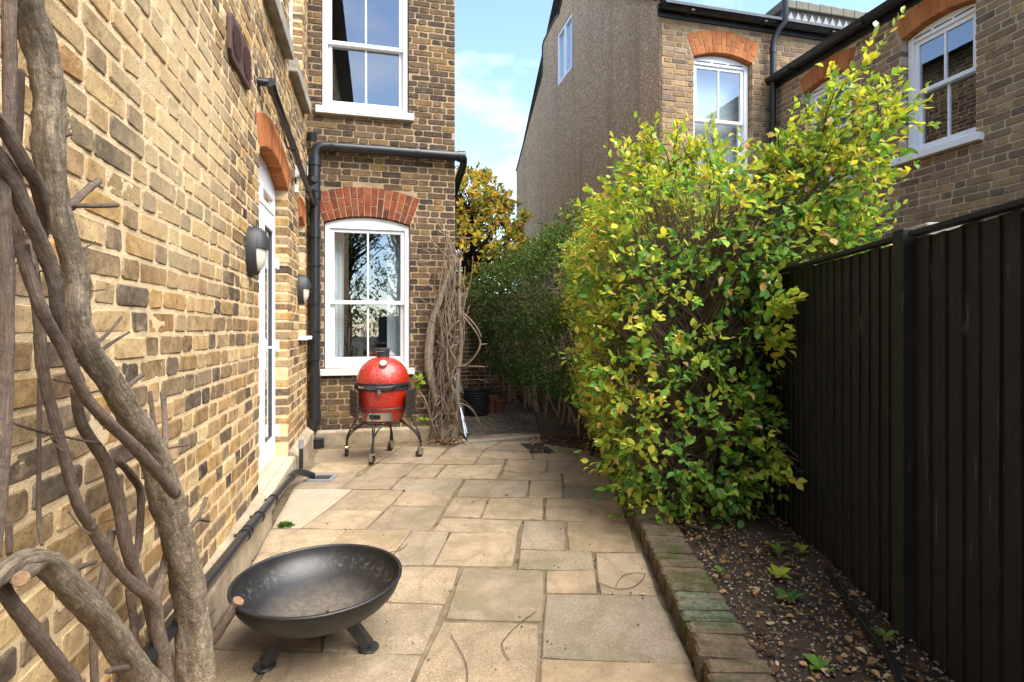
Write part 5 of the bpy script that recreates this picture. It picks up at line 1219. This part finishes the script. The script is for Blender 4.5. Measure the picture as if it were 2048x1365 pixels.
def shell(ells, n, inner=.8, cond=None):
    """points with outward normals on a union of ellipsoids"""
    E = np.array(ells); wts = (E[:, 3]*E[:, 4]+E[:, 4]*E[:, 5]+E[:, 3]*E[:, 5]); out_p = []; out_n = []; got = 0
    while got < n:
        i = RNG.choice(len(E), n, p=wts/wts.sum()); u = RNG.normal(size=(n, 3)); u /= np.linalg.norm(u, axis=1, keepdims=True)
        lump = 1+.10*np.sin(u[:, 0]*7+i*2.1)*np.sin(u[:, 2]*6+i)+.06*np.sin(u[:, 1]*13+i*3)
        r = RNG.uniform(.86, 1.04, n)*lump
        p = E[i, :3]+u*E[i, 3:6]*r[:, None]; nn = u/E[i, 3:6]; nn /= np.linalg.norm(nn, axis=1, keepdims=True)
        inside = np.zeros(n, bool)
        for e in E: inside |= (((p-e[:3])/e[3:6])**2).sum(1) < inner**2
        ok = ~inside
        if cond is not None: ok &= cond(p)
        out_p.append(p[ok]); out_n.append(nn[ok]); got += ok.sum()
    return np.concatenate(out_p)[:n], np.concatenate(out_n)[:n]
def shoots(p, nrm, up=.5, spread=.45, length=(.1, .26), nodes=6, size=(.03, .05), tip=1.0):
    """leaves in opposite pairs along short shoots; returns pos, dir, normal, size, shoot index, along"""
    n = len(p); d = nrm+np.array([0, 0, up])+RNG.normal(0, spread, (n, 3)); d /= np.linalg.norm(d, axis=1, keepdims=True); L = RNG.uniform(*length, n)
    droop = RNG.uniform(-.35, .15, n)
    Pp, Dd, Nn, Sz, Ix, Al = [], [], [], [], [], []
    for k in range(nodes):
        f = (k+.6)/nodes
        for sgn in (-1, 1):
            ref = RNG.normal(0, 1, (n, 3)); side = np.cross(d, ref); side /= np.linalg.norm(side, axis=1, keepdims=True)+1e-9
            if k % 2 == 0: sd_ = side
            pos = p+d*(L*f)[:, None]+np.array([0, 0, 1])*(droop*L*f*f)[:, None]
            dd = d*(.45+.5*f)+side*sgn*(1-.55*f)+RNG.normal(0, .15, (n, 3)); nn = np.array([0, 0, .9])+nrm*.7+RNG.normal(0, .45, (n, 3))
            keep = RNG.uniform(size=n) < .86
            Pp.append(pos[keep]); Dd.append(dd[keep]); Nn.append(nn[keep]); Sz.append((RNG.uniform(*size, n)*(1.05-.35*abs(f-.55)))[keep]); Ix.append(np.arange(n)[keep]); Al.append(np.full(keep.sum(), f))
    return [np.concatenate(a) for a in (Pp, Dd, Nn, Sz, Ix, Al)], d, L
def twigs(parent, a, b, r0, r1, mat='twig', sag=.03, name='twigs', n=3):
    V = []; Fc = []
    for p, q in zip(a, b):
        p, q = np.array(p), np.array(q); m_ = (p+q)/2+RNG.normal(0, sag, 3); pts = [p, (p+m_)/2+RNG.normal(0, sag*.3, 3), m_, (m_+q)/2, q]
        mbb = None; base = len(V)
        for i, c in enumerate(pts):
            t = pts[min(i+1, 4)]-pts[max(i-1, 0)]; t = t/(np.linalg.norm(t)+1e-9); x = np.cross(t, (0, .3, 1)); x /= np.linalg.norm(x)+1e-9; y = np.cross(t, x); r = r0+(r1-r0)*i/4
            for k in range(n): an = 2*math.pi*k/n; V.append(c+x*r*math.cos(an)+y*r*math.sin(an))
        for i in range(4):
            for k in range(n): Fc.append((base+i*n+k, base+i*n+(k+1) % n, base+(i+1)*n+(k+1) % n, base+(i+1)*n+k))
    me = bpy.data.meshes.new(name); me.from_pydata([tuple(v) for v in V], [], Fc); me.uv_layers.new(name='UVMap'); me.materials.append(MI[mat]); me.update()
    return tag(link(name, me, parent, Matrix.Identity(4)), kind='stuff')
GRN = [tuple(min(.75, c*1.55) for c in q) for q in [(.085, .20, .045), (.13, .26, .05), (.055, .14, .04), (.20, .30, .05), (.30, .36, .05), (.42, .42, .06), (.50, .36, .12), (.44, .25, .06), (.42, .32, .17)]]
def fol_colors(n, ix, nsh, wa, wb, mixv, pal=GRN):
    """per-shoot blend of two palettes, with per-leaf variation"""
    ca = pick(pal, wa, n); cb = pick(pal, wb, n); s_ = (RNG.uniform(size=nsh) < mixv)[ix]; return np.where(s_[:, None], cb, ca)

# --- the big shrub in front
sh = empty('shrub', (1.32, 3.85, .05), 'large leafy shrub with green and yellow leaves spilling over the edging', 'shrub')
ELL = [(1.22, 3.80, .62, .50, .50, .50), (1.02, 3.95, 1.05, .38, .5, .5), (1.16, 3.98, 1.32, .47, .52, .55), (1.42, 4.0, 1.92, .72, .55, .50), (1.05, 4.25, 1.85, .42, .5, .52), (1.02, 4.05, 2.15, .25, .3, .35), (1.75, 3.75, 1.95, .50, .40, .36), (1.98, 3.50, 2.22, .26, .2, .24), (2.14, 3.42, 2.48, .2, .16, .24), (1.95, 3.55, 1.85, .3, .25, .2), (1.70, 3.42, 1.42, .14, .16, .14), (1.10, 3.62, .45, .34, .3, .3), (1.48, 3.52, .55, .28, .22, .26)]
front = lambda p: (p[:, 2] > .14) & (p[:, 1] < 4.6) & ((RNG.uniform(size=len(p)) < .5) | ~((p[:, 2] > .95) & (p[:, 2] < 1.75) & (p[:, 0] > 1.15)))
p, nn = shell(ELL, 1750, .80, front)
(lp_, ld_, ln_, lsz, lix, lal), dsh, Lsh = shoots(p, nn, .35, .5, (.08, .34), 5, (.032, .080))
low = np.clip((1.5-lp_[:, 2])/1.2, 0, 1); leftness = np.clip((1.15-lp_[:, 0])/.4, 0, 1); topn = np.clip((lp_[:, 2]-1.7)/.5, 0, 1)
mixv = np.clip(.18+.5*np.clip((1.15-p[:, 0])/.4, 0, 1)+.45*np.clip((p[:, 2]-1.7)/.5, 0, 1), 0, .9)
lc = fol_colors(len(lp_), lix, len(p), (5, 6, 3, 3, 1.2, .6, .25, .25, .2), (.6, 2, .2, 5, 7, 6, 1.2, .8, .7), mixv)
# upright shoots that stand clear of the top
SH = [((1.5, 3.75, 1.7), (2.36, 3.32, 3.2)), ((1.6, 3.7, 1.9), (2.25, 3.35, 2.75)), ((1.7, 3.6, 1.9), (2.15, 3.3, 2.5)), ((1.65, 3.65, 1.8), (2.5, 3.3, 2.75)), ((1.5, 3.8, 2.0), (1.95, 3.6, 2.75)), ((1.55, 3.75, 2.0), (2.1, 3.5, 2.55)),
      ((1.02, 4.0, 2.2), (.98, 3.95, 2.72)), ((1.0, 4.05, 2.2), (.90, 4.0, 2.6)), ((1.3, 3.9, 2.2), (1.25, 3.8, 2.60)), ((1.4, 3.9, 2.2), (1.42, 3.8, 2.62)), ((1.15, 3.95, 2.3), (1.16, 3.9, 2.66)), ((1.7, 3.7, 1.5), (2.35, 3.35, 1.95)), ((1.75, 3.6, 1.5), (2.25, 3.25, 2.1)), ((1.6, 3.5, 1.4), (1.86, 3.1, 1.42)), ((1.5, 3.45, .75), (1.72, 3.15, .42)), ((1.5, 3.5, 1.2), (1.78, 3.12, 1.25))]
xp, xd, xn, xs = [], [], [], []; ta, tb = [], []
for a, b in SH:
    a, b = np.array(a), np.array(b); L = np.linalg.norm(b-a); ax = (b-a)/L; ta.append(a); tb.append(b)
    for br in range(2+int(L*9)):
        f0 = RNG.uniform(.3, .8) if br else 0; o_ = a+(b-a)*f0; dl = ax if br == 0 else ax+RNG.normal(0, .5, 3); dl = dl/np.linalg.norm(dl); ll = L if br == 0 else RNG.uniform(.15, .38)
        if br: ta.append(o_); tb.append(o_+dl*ll)
        for f in np.arange(.42 if br == 0 else .1, 1.01, .035/ll*1.15):
            for sgn in (-1, 1):
                side = np.cross(dl, RNG.normal(size=3)); side /= np.linalg.norm(side); xp.append(o_+dl*ll*f); xd.append(dl*(.35+.7*f)+side*(1.1-.6*f)); xn.append(np.array([0, 0, .8])-dl*.2+RNG.normal(0, .5, 3)); xs.append(RNG.uniform(.05, .085)*(1.05-.35*f))
xc = pick(GRN, (.5, 2, .1, 5, 8, 6, .6, .4, .3), len(xp))*1.1
AP = np.concatenate([lp_, np.array(xp)]); AD = np.concatenate([ld_, np.array(xd)]); AN = np.concatenate([ln_, np.array(xn)]); AS = np.concatenate([lsz, np.array(xs)]); AC = np.concatenate([lc, xc])
fx = np.array([fence_x(y) for y in AP[:, 1]]); AP[:, 0] = np.where((AP[:, 2] < 1.68) & (AP[:, 0] > fx-.09), fx-.09-RNG.uniform(0, .1, len(AP)), AP[:, 0])
app = AS/np.linalg.norm(AP-np.array([0, 0, CAMZ]), axis=1); dist = np.linalg.norm(AP-np.array([0, 0, CAMZ]), axis=1)
order = np.argsort(-app/np.clip(dist, 3, 9)); sel = order[:300]; rest_ = order[300:]
tag(link('foliage', leaf_mesh('foliage', LEAF8, AP[rest_], AD[rest_], AN[rest_], AS[rest_], AC[rest_], 'leaf'), sh, Matrix.Identity(4)), kind='stuff')
lv = []
for k in range(14):
    c = np.array(GRN[(0, 1, 1, 3, 3, 4, 4, 5, 5, 0, 1, 4, 6, 7)[k]])[None, :]; lv.append(leaf_mesh('leaf', LEAF8, np.zeros((1, 3)), np.array([[0, 1., 0]]), np.array([[0, 0, 1.]]), np.ones(1), c, 'leaf'))
cols14 = np.array([GRN[(0, 1, 1, 3, 3, 4, 4, 5, 5, 0, 1, 4, 6, 7)[k]] for k in range(14)])
RS = rot_from(AD[sel], AN[sel])
for i, k in enumerate(sel):
    M = Matrix.Translation(AP[k]) @ Matrix(RS[i].tolist()).to_4x4() @ Matrix.Scale(float(AS[k]), 4)
    link('leaf', lv[int(np.argmin(((cols14-AC[k])**2).sum(1)+RNG.uniform(0, .004, 14)))], sh, M)
core = np.array([1.35, 3.95, .9])
tw = p[RNG.choice(len(p), 1300)]; cr_ = np.stack([RNG.uniform(1.05, 1.6, 1300), RNG.uniform(3.7, 4.15, 1300), np.clip(tw[:, 2]*.6+RNG.uniform(-.3, .3, 1300), .1, 2.)], 1)
twigs(sh, cr_, tw, .006, .0022, 'twig', .05); twigs(sh, ta, tb, .007, .002, 'twig', .03)
for (x, y, x2, y2, z2, r) in ((1.42, 3.72, 1.50, 3.78, 1.5, .026), (1.3, 3.95, 1.22, 4.0, 1.6, .028), (1.5, 4.0, 1.7, 3.9, 1.8, .024), (1.2, 3.85, 1.05, 3.95, 1.7, .02), (1.38, 4.1, 1.4, 4.1, 1.9, .026)):
    m = world_mb(sh); m.tube(spline([(x, y, .0), (x+random.uniform(-.05, .05), y, .5), ((x+x2)/2+.05, (y+y2)/2, z2*.6), (x2, y2, z2)], 5), [r*(1-.03*i) for i in range(16)], 7); build('stem', m, 'bark_dark', sh, smooth=True)

def hedge(name, label, loc, ells, n, size, wa, wb, mix, cond, mat='leaf', nodes=4, length=(.07, .18), stems=(), inner=.86, pal=GRN, cat='hedge', up=.3, stem_mat='bark_dark'):
    h = empty(name, loc, label, cat); p, nn = shell(ells, n, inner, cond)
    (a, d, nr, sz, ix, al), ds, L = shoots(p, nn, up, .5, length, nodes, size)
    c = fol_colors(len(a), ix, len(p), wa, wb, mix(p), pal)
    tag(link('foliage', leaf_mesh('foliage', LEAF4, a, d, nr, sz, c, mat), h, Matrix.Identity(4)), kind='stuff')
    k = min(700, len(p)//2); q = p[RNG.choice(len(p), k)]; E = np.array(ells); ne = E[np.argmin(((q[:, None, :]-E[None, :, :3])**2).sum(2), axis=1), :3]
    twigs(h, ne+RNG.normal(0, .1, (k, 3)), q, .006, .002, 'twig', .05)
    for s_ in stems:
        m = world_mb(h); m.tube(spline(s_, 4), [.022*(1-.04*i) for i in range(4*(len(s_)-1)+1)], 6); build('stem', m, stem_mat, h, smooth=True)
    return h
EM = [(1.12, 4.75, 1.75, .5, .45, .58), (1.05, 4.75, .95, .42, .45, .75), (1.0, 5.3, 1.75, .52, .5, .60), (.98, 5.35, .85, .38, .45, .65), (1.06, 5.9, 1.75, .5, .5, .60), (1.1, 5.9, .8, .42, .4, .6), (1.5, 5.2, 1.8, .6, .7, .55)]
EM = [(e[0]+.09, *e[1:]) for e in EM]
hedge('yellow_hedge', 'yellowing clipped hedge in the middle, between the big shrub and the dark hedge', (1.0, 5.3, .05), EM, 5200, (.028, .05), (2.5, 4, 2, 5, 4, 3, .5, .5, .2), (.5, 1, 0, 4, 7, 8, 2, 1.5, .8), lambda p: np.clip(.5+.4*np.clip((p[:, 2]-1.6)/.6, 0, 1)+.2*np.clip((1.0-p[:, 2])/.6, 0, 1), 0, .95), lambda p: p[:, 2] > .12,
      stems=[[(1.0+random.uniform(-.2, .2), 4.7+k*.11, 0), (1.0+random.uniform(-.2, .2), 4.7+k*.11, .5), (1.0+random.uniform(-.3, .2), 4.7+k*.11, 1.4)] for k in range(13)])
def hx(Y): return .98-.22*(Y-5.9)-.035*(Y-5.9)**2*.4
EF = []
for Y in np.arange(6.1, 10.2, .5):
    EF.append((hx(Y), Y, 1.75+.12*max(0, 7.4-Y), .62, .5, .70)); EF.append((hx(Y)+.08, Y, 1.05, .55, .45, .6))
    EF.append((hx(Y)+.55, Y+.1, 1.75, .6, .5, .58))
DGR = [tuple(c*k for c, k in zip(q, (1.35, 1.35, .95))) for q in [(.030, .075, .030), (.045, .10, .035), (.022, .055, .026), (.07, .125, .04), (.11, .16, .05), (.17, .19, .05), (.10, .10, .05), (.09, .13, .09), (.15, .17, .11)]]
hst = []
for k in range(46):
    Y = random.uniform(5.9, 9.9); x = hx(Y)+random.uniform(-.18, .35); hst.append([(x+random.uniform(0, .25), Y, 0), (x+.06, Y+random.uniform(-.1, .1), .45), (x-.05+random.uniform(-.2, .2), Y, 1.3)])
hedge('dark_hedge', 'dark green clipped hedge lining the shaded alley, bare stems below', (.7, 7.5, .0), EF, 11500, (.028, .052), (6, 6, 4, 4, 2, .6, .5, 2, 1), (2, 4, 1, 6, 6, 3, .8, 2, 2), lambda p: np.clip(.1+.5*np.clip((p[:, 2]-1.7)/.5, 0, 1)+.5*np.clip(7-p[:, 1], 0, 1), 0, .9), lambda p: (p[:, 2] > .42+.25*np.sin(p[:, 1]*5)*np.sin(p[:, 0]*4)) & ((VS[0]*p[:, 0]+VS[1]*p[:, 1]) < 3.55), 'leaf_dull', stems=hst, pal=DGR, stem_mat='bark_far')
# tree beyond the end wall
tp = P(11.4, 1.9, 0); tree = empty('evergreen_tree', tp, 'evergreen tree with bronze and yellow leaves beyond the alley wall', 'tree')
def tc_(px, py, Y): v = at_y(px, py, Y); return (v.x, v.y, v.z)
ET = []
for px, py, Y, r in ((925, 440, 11, .75), (950, 410, 11.3, .65), (985, 450, 11.3, .62), (960, 490, 10.9, .75), (935, 520, 10.7, .7), (1000, 485, 11.4, .45), (920, 400, 11.6, .6), (890, 430, 11.5, .8), (975, 530, 11, .6), (940, 380, 11.8, .45), (905, 500, 11, .8)):
    ET.append((*tc_(px, py, Y), r, r, r*.85))
TPAL = [tuple(min(.8, c*1.9) for c in q) for q in [(.11, .15, .045), (.07, .11, .04), (.20, .22, .05), (.36, .30, .05), (.46, .30, .055), (.40, .21, .05), (.16, .09, .04), (.26, .27, .07), (.55, .42, .12)]]
p, nn = shell(ET, 1500, .7, lambda p: p[:, 2] > 1.6)
(a, d, nr, sz, ix, al), ds, L = shoots(p, nn, .5, .5, (.08, .22), 4, (.085, .14)); c = fol_colors(len(a), ix, len(p), (4, 4, 4, 3, 2, 1, 1, 3, .5), (1, 1, 3, 5, 5, 3, 1, 2, 2), np.full(len(p), .65), TPAL)
tag(link('crown', leaf_mesh('crown', LEAF8, a, d, nr, sz, c, 'leaf'), tree, Matrix.Identity(4)), kind='stuff')
m = world_mb(tree); m.tube(spline([(tp.x, tp.y, -.05), (tp.x+.05, tp.y, 1.2), (tp.x, tp.y+.1, 2.6), (tp.x+.1, tp.y, 3.9)], 6), [.14*(1-.035*i) for i in range(19)], 10); build('trunk', m, 'bark_dark', tree, smooth=True)
q = p[RNG.choice(len(p), 200)]; b0 = np.stack([np.full(200, tp.x), np.full(200, tp.y), np.clip(q[:, 2]-.8, 1.2, 3.8)], 1); twigs(tree, b0, q, .02, .004, 'bark_dark', .12, 'limbs', 4)

# bare trees behind the camera, seen in the lower window
for i, (s_, t_, hgt) in enumerate(((-8.5, -1.2, 7.5), (-10.5, .9, 8.5), (-9.5, 3.2, 7.5))):
    b = P(s_, t_, 0); tr_ = empty('garden_tree', b, ('tree with forked trunk mirrored in the left of the lower window', 'tree mirrored in the middle of the lower window', 'tree mirrored towards the right of the lower window')[i], 'tree', 'trees behind the photographer')
    m = world_mb(tr_); m.tube(spline([(b.x, b.y, -.05), (b.x+.1, b.y, 1.5), (b.x-.05, b.y, 3.2), (b.x+.2, b.y, hgt*.75)], 5), [.17*(1-.045*k) for k in range(16)], 9); build('trunk', m, 'bark_dark', tr_, smooth=True)
    E = [(b.x+random.uniform(-1.3, 1.3), b.y+random.uniform(-1, 1), random.uniform(2.2, hgt), random.uniform(.6, 1.), random.uniform(.6, 1.), random.uniform(.5, .8)) for k in range(11)]
    p, nn = shell(E, 620, .5, lambda p: p[:, 2] > 1.2); (a, d, nr, sz, ix, al), ds, L = shoots(p, nn, .3, .6, (.2, .45), 3, (.10, .17)); c = pick(DGR, (4, 4, 2, 4, 3, 2, 1, 1, 1), len(a))*1.2
    tag(link('crown', leaf_mesh('crown', LEAF4, a, d, nr, sz, c, 'leaf'), tr_, Matrix.Identity(4)), kind='stuff')
    q = p[RNG.choice(len(p), 150)]; twigs(tr_, np.stack([np.full(150, b.x), np.full(150, b.y), np.clip(q[:, 2]*.7, 1.4, hgt*.7)], 1), q, .035, .006, 'bark_dark', .2, 'limbs', 4)

EB = [(P(-13, t_, 0).x, P(-13, t_, 0).y, 1.0, .8, .8, 1.1) for t_ in np.arange(-3, 5, .8)]  # unseen hedge, added to cover the bright sky mirrored in the lower window
hedge('added_back_hedge', 'dark hedge added behind the camera to darken the lower window reflection', P(-13, 1, 0), EB, 1500, (.08, .14), (6, 6, 4, 4, 2, .6, .5, 2, 1), (2, 4, 1, 6, 6, 3, .8, 2, 2), lambda p: np.full(len(p), .2), lambda p: p[:, 2] > .05, 'leaf_dull', nodes=3, pal=DGR)
# ------------------------------------------------------------------ litter and small plants
def litter(name, label, cat, n, region, size, pal, w, tmpl=LEAF8, z=.0):
    pts = []
    while len(pts) < n:
        c = region()
        if c is not None: pts.append(c)
    pts = np.array(pts); d = RNG.normal(0, 1, (n, 3)); d[:, 2] *= .15; nr = np.array([0, 0, 1.])+RNG.normal(0, .35, (n, 3)); me = leaf_mesh(name, tmpl, pts, d, nr, RNG.uniform(*size, n), pick(pal, w, n), 'leaf_dull')
    return tag(link(name, me), label, cat, None, 'stuff')
BPAL = [tuple(c*1.35 for c in q) for q in [(.16, .085, .04), (.26, .15, .065), (.36, .24, .12), (.09, .05, .03), (.42, .33, .20), (.14, .13, .04)]]
def bedpt():
    Y = 1.6+random.random()**1.3*3.2; x = random.uniform(border_x(Y)+.23, fence_x(Y)-.03); return (x, Y, .105+random.uniform(0, .012))
litter('leaf_litter', 'dead brown leaves scattered over the planting bed', 'leaf litter', 620, bedpt, (.015, .048), BPAL, (4, 4, 3, 4, 1, 1))
def hedgept():
    v = on_z(random.uniform(1060, 1215), random.uniform(872, 915)); return (v.x, v.y, .03+random.uniform(0, .012))
litter('hedge_litter', 'brown leaf litter at the foot of the dark hedge', 'leaf litter', 420, hedgept, (.02, .045), BPAL, (5, 4, 2, 5, 1, 1))
def vinept():
    v = on_s(random.gauss(893, 18), 0, 6.30-random.random()*.25); return (v.x, v.y, .015+random.random()*.04)
litter('dry_leaves', 'heap of dry leaves at the foot of the corner climber', 'leaf litter', 160, vinept, (.025, .05), BPAL, (5, 4, 1, 6, 1, 1))
def gravel():
    vs, fs = [], []; n = 2600; m = MB()
    for k in range(n):
        Y = 1.55+random.random()**1.5*2.6; x = random.uniform(border_x(Y)+.22, fence_x(Y)-.02); r = random.uniform(.003, .009); z = .098+random.uniform(-.004, .01)
        m.cr = random.random(); i = [m.vert((x+r*random.uniform(.7, 1.3)*a, Y+r*random.uniform(.7, 1.3)*b, z+r*c)) for a, b, c in ((1, 0, 0), (0, 1, 0), (-1, 0, 0), (0, -1, 0), (0, 0, .8), (0, 0, -.8))]
        for a, b in ((0, 1), (1, 2), (2, 3), (3, 0)): m.face((i[a], i[b], i[4])); m.face((i[b], i[a], i[5]))
    mm, t, n_, l = newmat('gravel'); a = attr(n_, 'rnd'); rp = ramp(n_, [(0, (.10, .075, .05)), (.35, (.22, .16, .10)), (.6, (.15, .10, .065)), (.85, (.34, .27, .19)), (1, (.42, .36, .28))]); l.new(a.outputs['Fac'], rp.inputs[0]); finish(n_, l, rp.outputs[0], .85)
    tag(build('gravel', m, 'gravel'), 'pale gravel and wood chips scattered over the dark soil', 'gravel', None, 'stuff')
gravel()
weeds = [(1555, 1105, 6, .07, 'pale rosette weed on the bed beside the fence', 3), (1600, 1108, 5, .06, 'broad leaved weed hard against the fence foot', 4), (1555, 1155, 7, .065, 'yellowish rosette weed in the middle of the bed', 4), (1575, 1200, 7, .075, 'dark green drooping weed in the bed, below the yellowish rosette', 0), (1640, 1340, 5, .06, 'low weed at the front of the bed by the bottom edge', 1), (1440, 1145, 4, .035, 'tiny weed at the inner side of the edging bricks', 1), (1770, 1275, 5, .05, 'small weed by the hose close to the fence', 3)]
for px, py, n, s_, lab, ci in weeds:
    b = on_z(px, py, .10); w = empty('weed', b, lab, 'weed', 'weeds in the planting bed')
    for k in range(n):
        an = 2*math.pi*k/n+random.uniform(-.3, .3); d = np.array([[math.cos(an), math.sin(an), random.uniform(.4, 1.1)]]); me = leaf_mesh('leaf', LEAF8, np.array([[b.x, b.y, b.z]]), d, np.array([[0, 0, 1.]])+RNG.normal(0, .2, (1, 3)), np.array([s_*random.uniform(.8, 1.3)]), pick(GRN[ci:ci+1], (1,), 1)*.8, 'leaf'); link('leaf', me, w, Matrix.Identity(4))
b = on_z(571, 1053, 0); n = 90; d = RNG.normal(0, 1, (n, 3)); d[:, 2] = np.abs(d[:, 2])+.4
tf = link('grass_tuft', leaf_mesh('grass_tuft', LEAF4, np.array([[b.x, b.y, .0]])+RNG.normal(0, 1, (n, 3))*np.array([.022, .012, 0]), d, RNG.normal(0, 1, (n, 3)), RNG.uniform(.015, .038, n), pick([(.06, .16, .02), (.10, .22, .03)], (1, 1), n), 'leaf')); tag(tf, 'small green tuft growing in the joint by the pale slab', 'weed')
for i, (px, py) in enumerate(((838, 767), (848, 838), (836, 755))):
    b = on_s(px, py, 6.25); n = 7; d = RNG.normal(0, 1, (n, 3)); d[:, 2] = d[:, 2]*.4; me = leaf_mesh('leaf_spray', LEAF8, np.tile(np.array(b), (n, 1)), d, RNG.normal(0, .4, (n, 3))+np.array([0, -1, .5]), RNG.uniform(.06, .1, n), pick([(.22, .32, .04), (.15, .26, .04)], (1, 1), n), 'leaf'); link('leaf_spray', me, w2, Matrix.Identity(4))
ho = spline([tuple(on_z(px, py, .12)) for px, py in ((1655, 1140), (1690, 1195), (1730, 1250), (1775, 1310), (1800, 1370), (1830, 1440))], 6)
tag(build('soaker_hose', (lambda m: (m.tube(ho, .011, 8), m)[1])(MB()), 'hose', smooth=True), 'black hose lying along the bed at the foot of the fence', 'hose')
rt_ = spline([tuple(on_z(px, py, .115)) for px, py in ((1370, 1050), (1410, 1062), (1432, 1080), (1440, 1100))], 5)
tag(build('root', (lambda m: (m.tube(rt_, [.014-.0006*i for i in range(16)], 7), m)[1])(MB()), 'bark_dark', smooth=True), 'bent root lying on the bed under the big shrub', 'root')
for lab, pts in (('curved dry twig lying on the large speckled slab', ((1073, 1222), (1035, 1250), (1008, 1280), (1005, 1295), (1018, 1320))), ('thin dry twig on the speckled slab near the fire bowl', ((902, 1270), (920, 1300), (933, 1330), (935, 1365))), ('looped dry stem lying by the edging bricks', ((1195, 1165), (1235, 1178), (1270, 1172), (1290, 1150), (1270, 1146), (1245, 1152), (1232, 1172))), ('small forked twig lying beside the rim of the fire bowl', ((770, 1106), (800, 1100), (815, 1088)))):
    pp = spline([tuple(on_z(px, py, .008)) for px, py in pts], 6); tag(build('dry_twig', (lambda m: (m.tube(pp, [.0019]*len(pp), 5), m)[1])(MB()), 'twig', smooth=True), lab, 'twig', 'dry twigs on the patio')
fl = []
for k in range(16):
    px, py = random.choice(((1125, 1040), (935, 1010), (1020, 993), (1290, 1180), (1330, 1165), (960, 1005), (640, 1060), (1210, 1010), (1220, 1030), (1235, 1060))); px += random.uniform(-14, 14); py += random.uniform(-12, 12); v = on_z(px, py); fl.append((v.x, v.y, .007))
fl = np.array(fl); d = RNG.normal(0, 1, (16, 3)); d[:, 2] = .1
tag(link('fallen_leaves', leaf_mesh('fallen_leaves', LEAF8, fl, d, np.tile(np.array([[0, 0, 1.]]), (16, 1))+RNG.normal(0, .2, (16, 3)), RNG.uniform(.02, .04, 16), pick([(.45, .36, .20), (.25, .14, .06), (.5, .42, .3)], (1, 1, 1), 16), 'leaf_dull')), 'few pale fallen leaves scattered on the paving', 'fallen leaves', None, 'stuff')

# crumbs of soil and grit on the paving
def grit():
    m = MB()
    for k in range(150):
        v = on_z(random.uniform(700, 1330), random.uniform(930, 1360)) if k % 3 else on_z(random.gauss(1190, 40), random.uniform(925, 1000))
        if v.x > border_x(v.y)-.02: continue
        r = random.uniform(.002, .006); m.X = Matrix.Translation((v.x, v.y, .004+r*.5)) @ Matrix.Rotation(random.uniform(0, 6), 4, 'Z')
        i = [m.vert(p) for p in ((r, 0, 0), (0, r*1.3, 0), (-r, 0, 0), (0, -r*.8, 0), (0, 0, r*.8), (0, 0, -r*.6))]
        for a, b in ((0, 1), (1, 2), (2, 3), (3, 0)): m.face((i[a], i[b], i[4])); m.face((i[b], i[a], i[5]))
    tag(build('grit', m, 'soil'), 'dark crumbs of soil scattered over the paving', 'grit', None, 'stuff')
grit()
def moss():
    n = 900; pts = []
    for e in SL:
        s_, ox, oy = e[0]; c = [on_z(p[0]/s_+ox, p[1]/s_+oy) for p in e[1:5]]
        for q in range(4):
            if random.random() < .45:
                a, b = c[q], c[(q+1) % 4]; f0 = random.random()
                for k in range(random.randint(6, 22)): v = a.lerp(b, min(1, f0+random.uniform(0, .25))); pts.append((v.x+random.gauss(0, .004), v.y+random.gauss(0, .004), -.008))
    pts = np.array(pts); n = len(pts); d = RNG.normal(0, 1, (n, 3)); d[:, 2] = np.abs(d[:, 2])*.6+.2
    tag(link('joint_moss', leaf_mesh('joint_moss', LEAF4, pts, d, RNG.normal(0, 1, (n, 3)), RNG.uniform(.006, .014, n), pick([(.035, .045, .012), (.06, .075, .02), (.05, .035, .02)], (1, 1, 2), n), 'leaf_dull'), patio, Matrix.Identity(4)), kind='stuff')
moss()
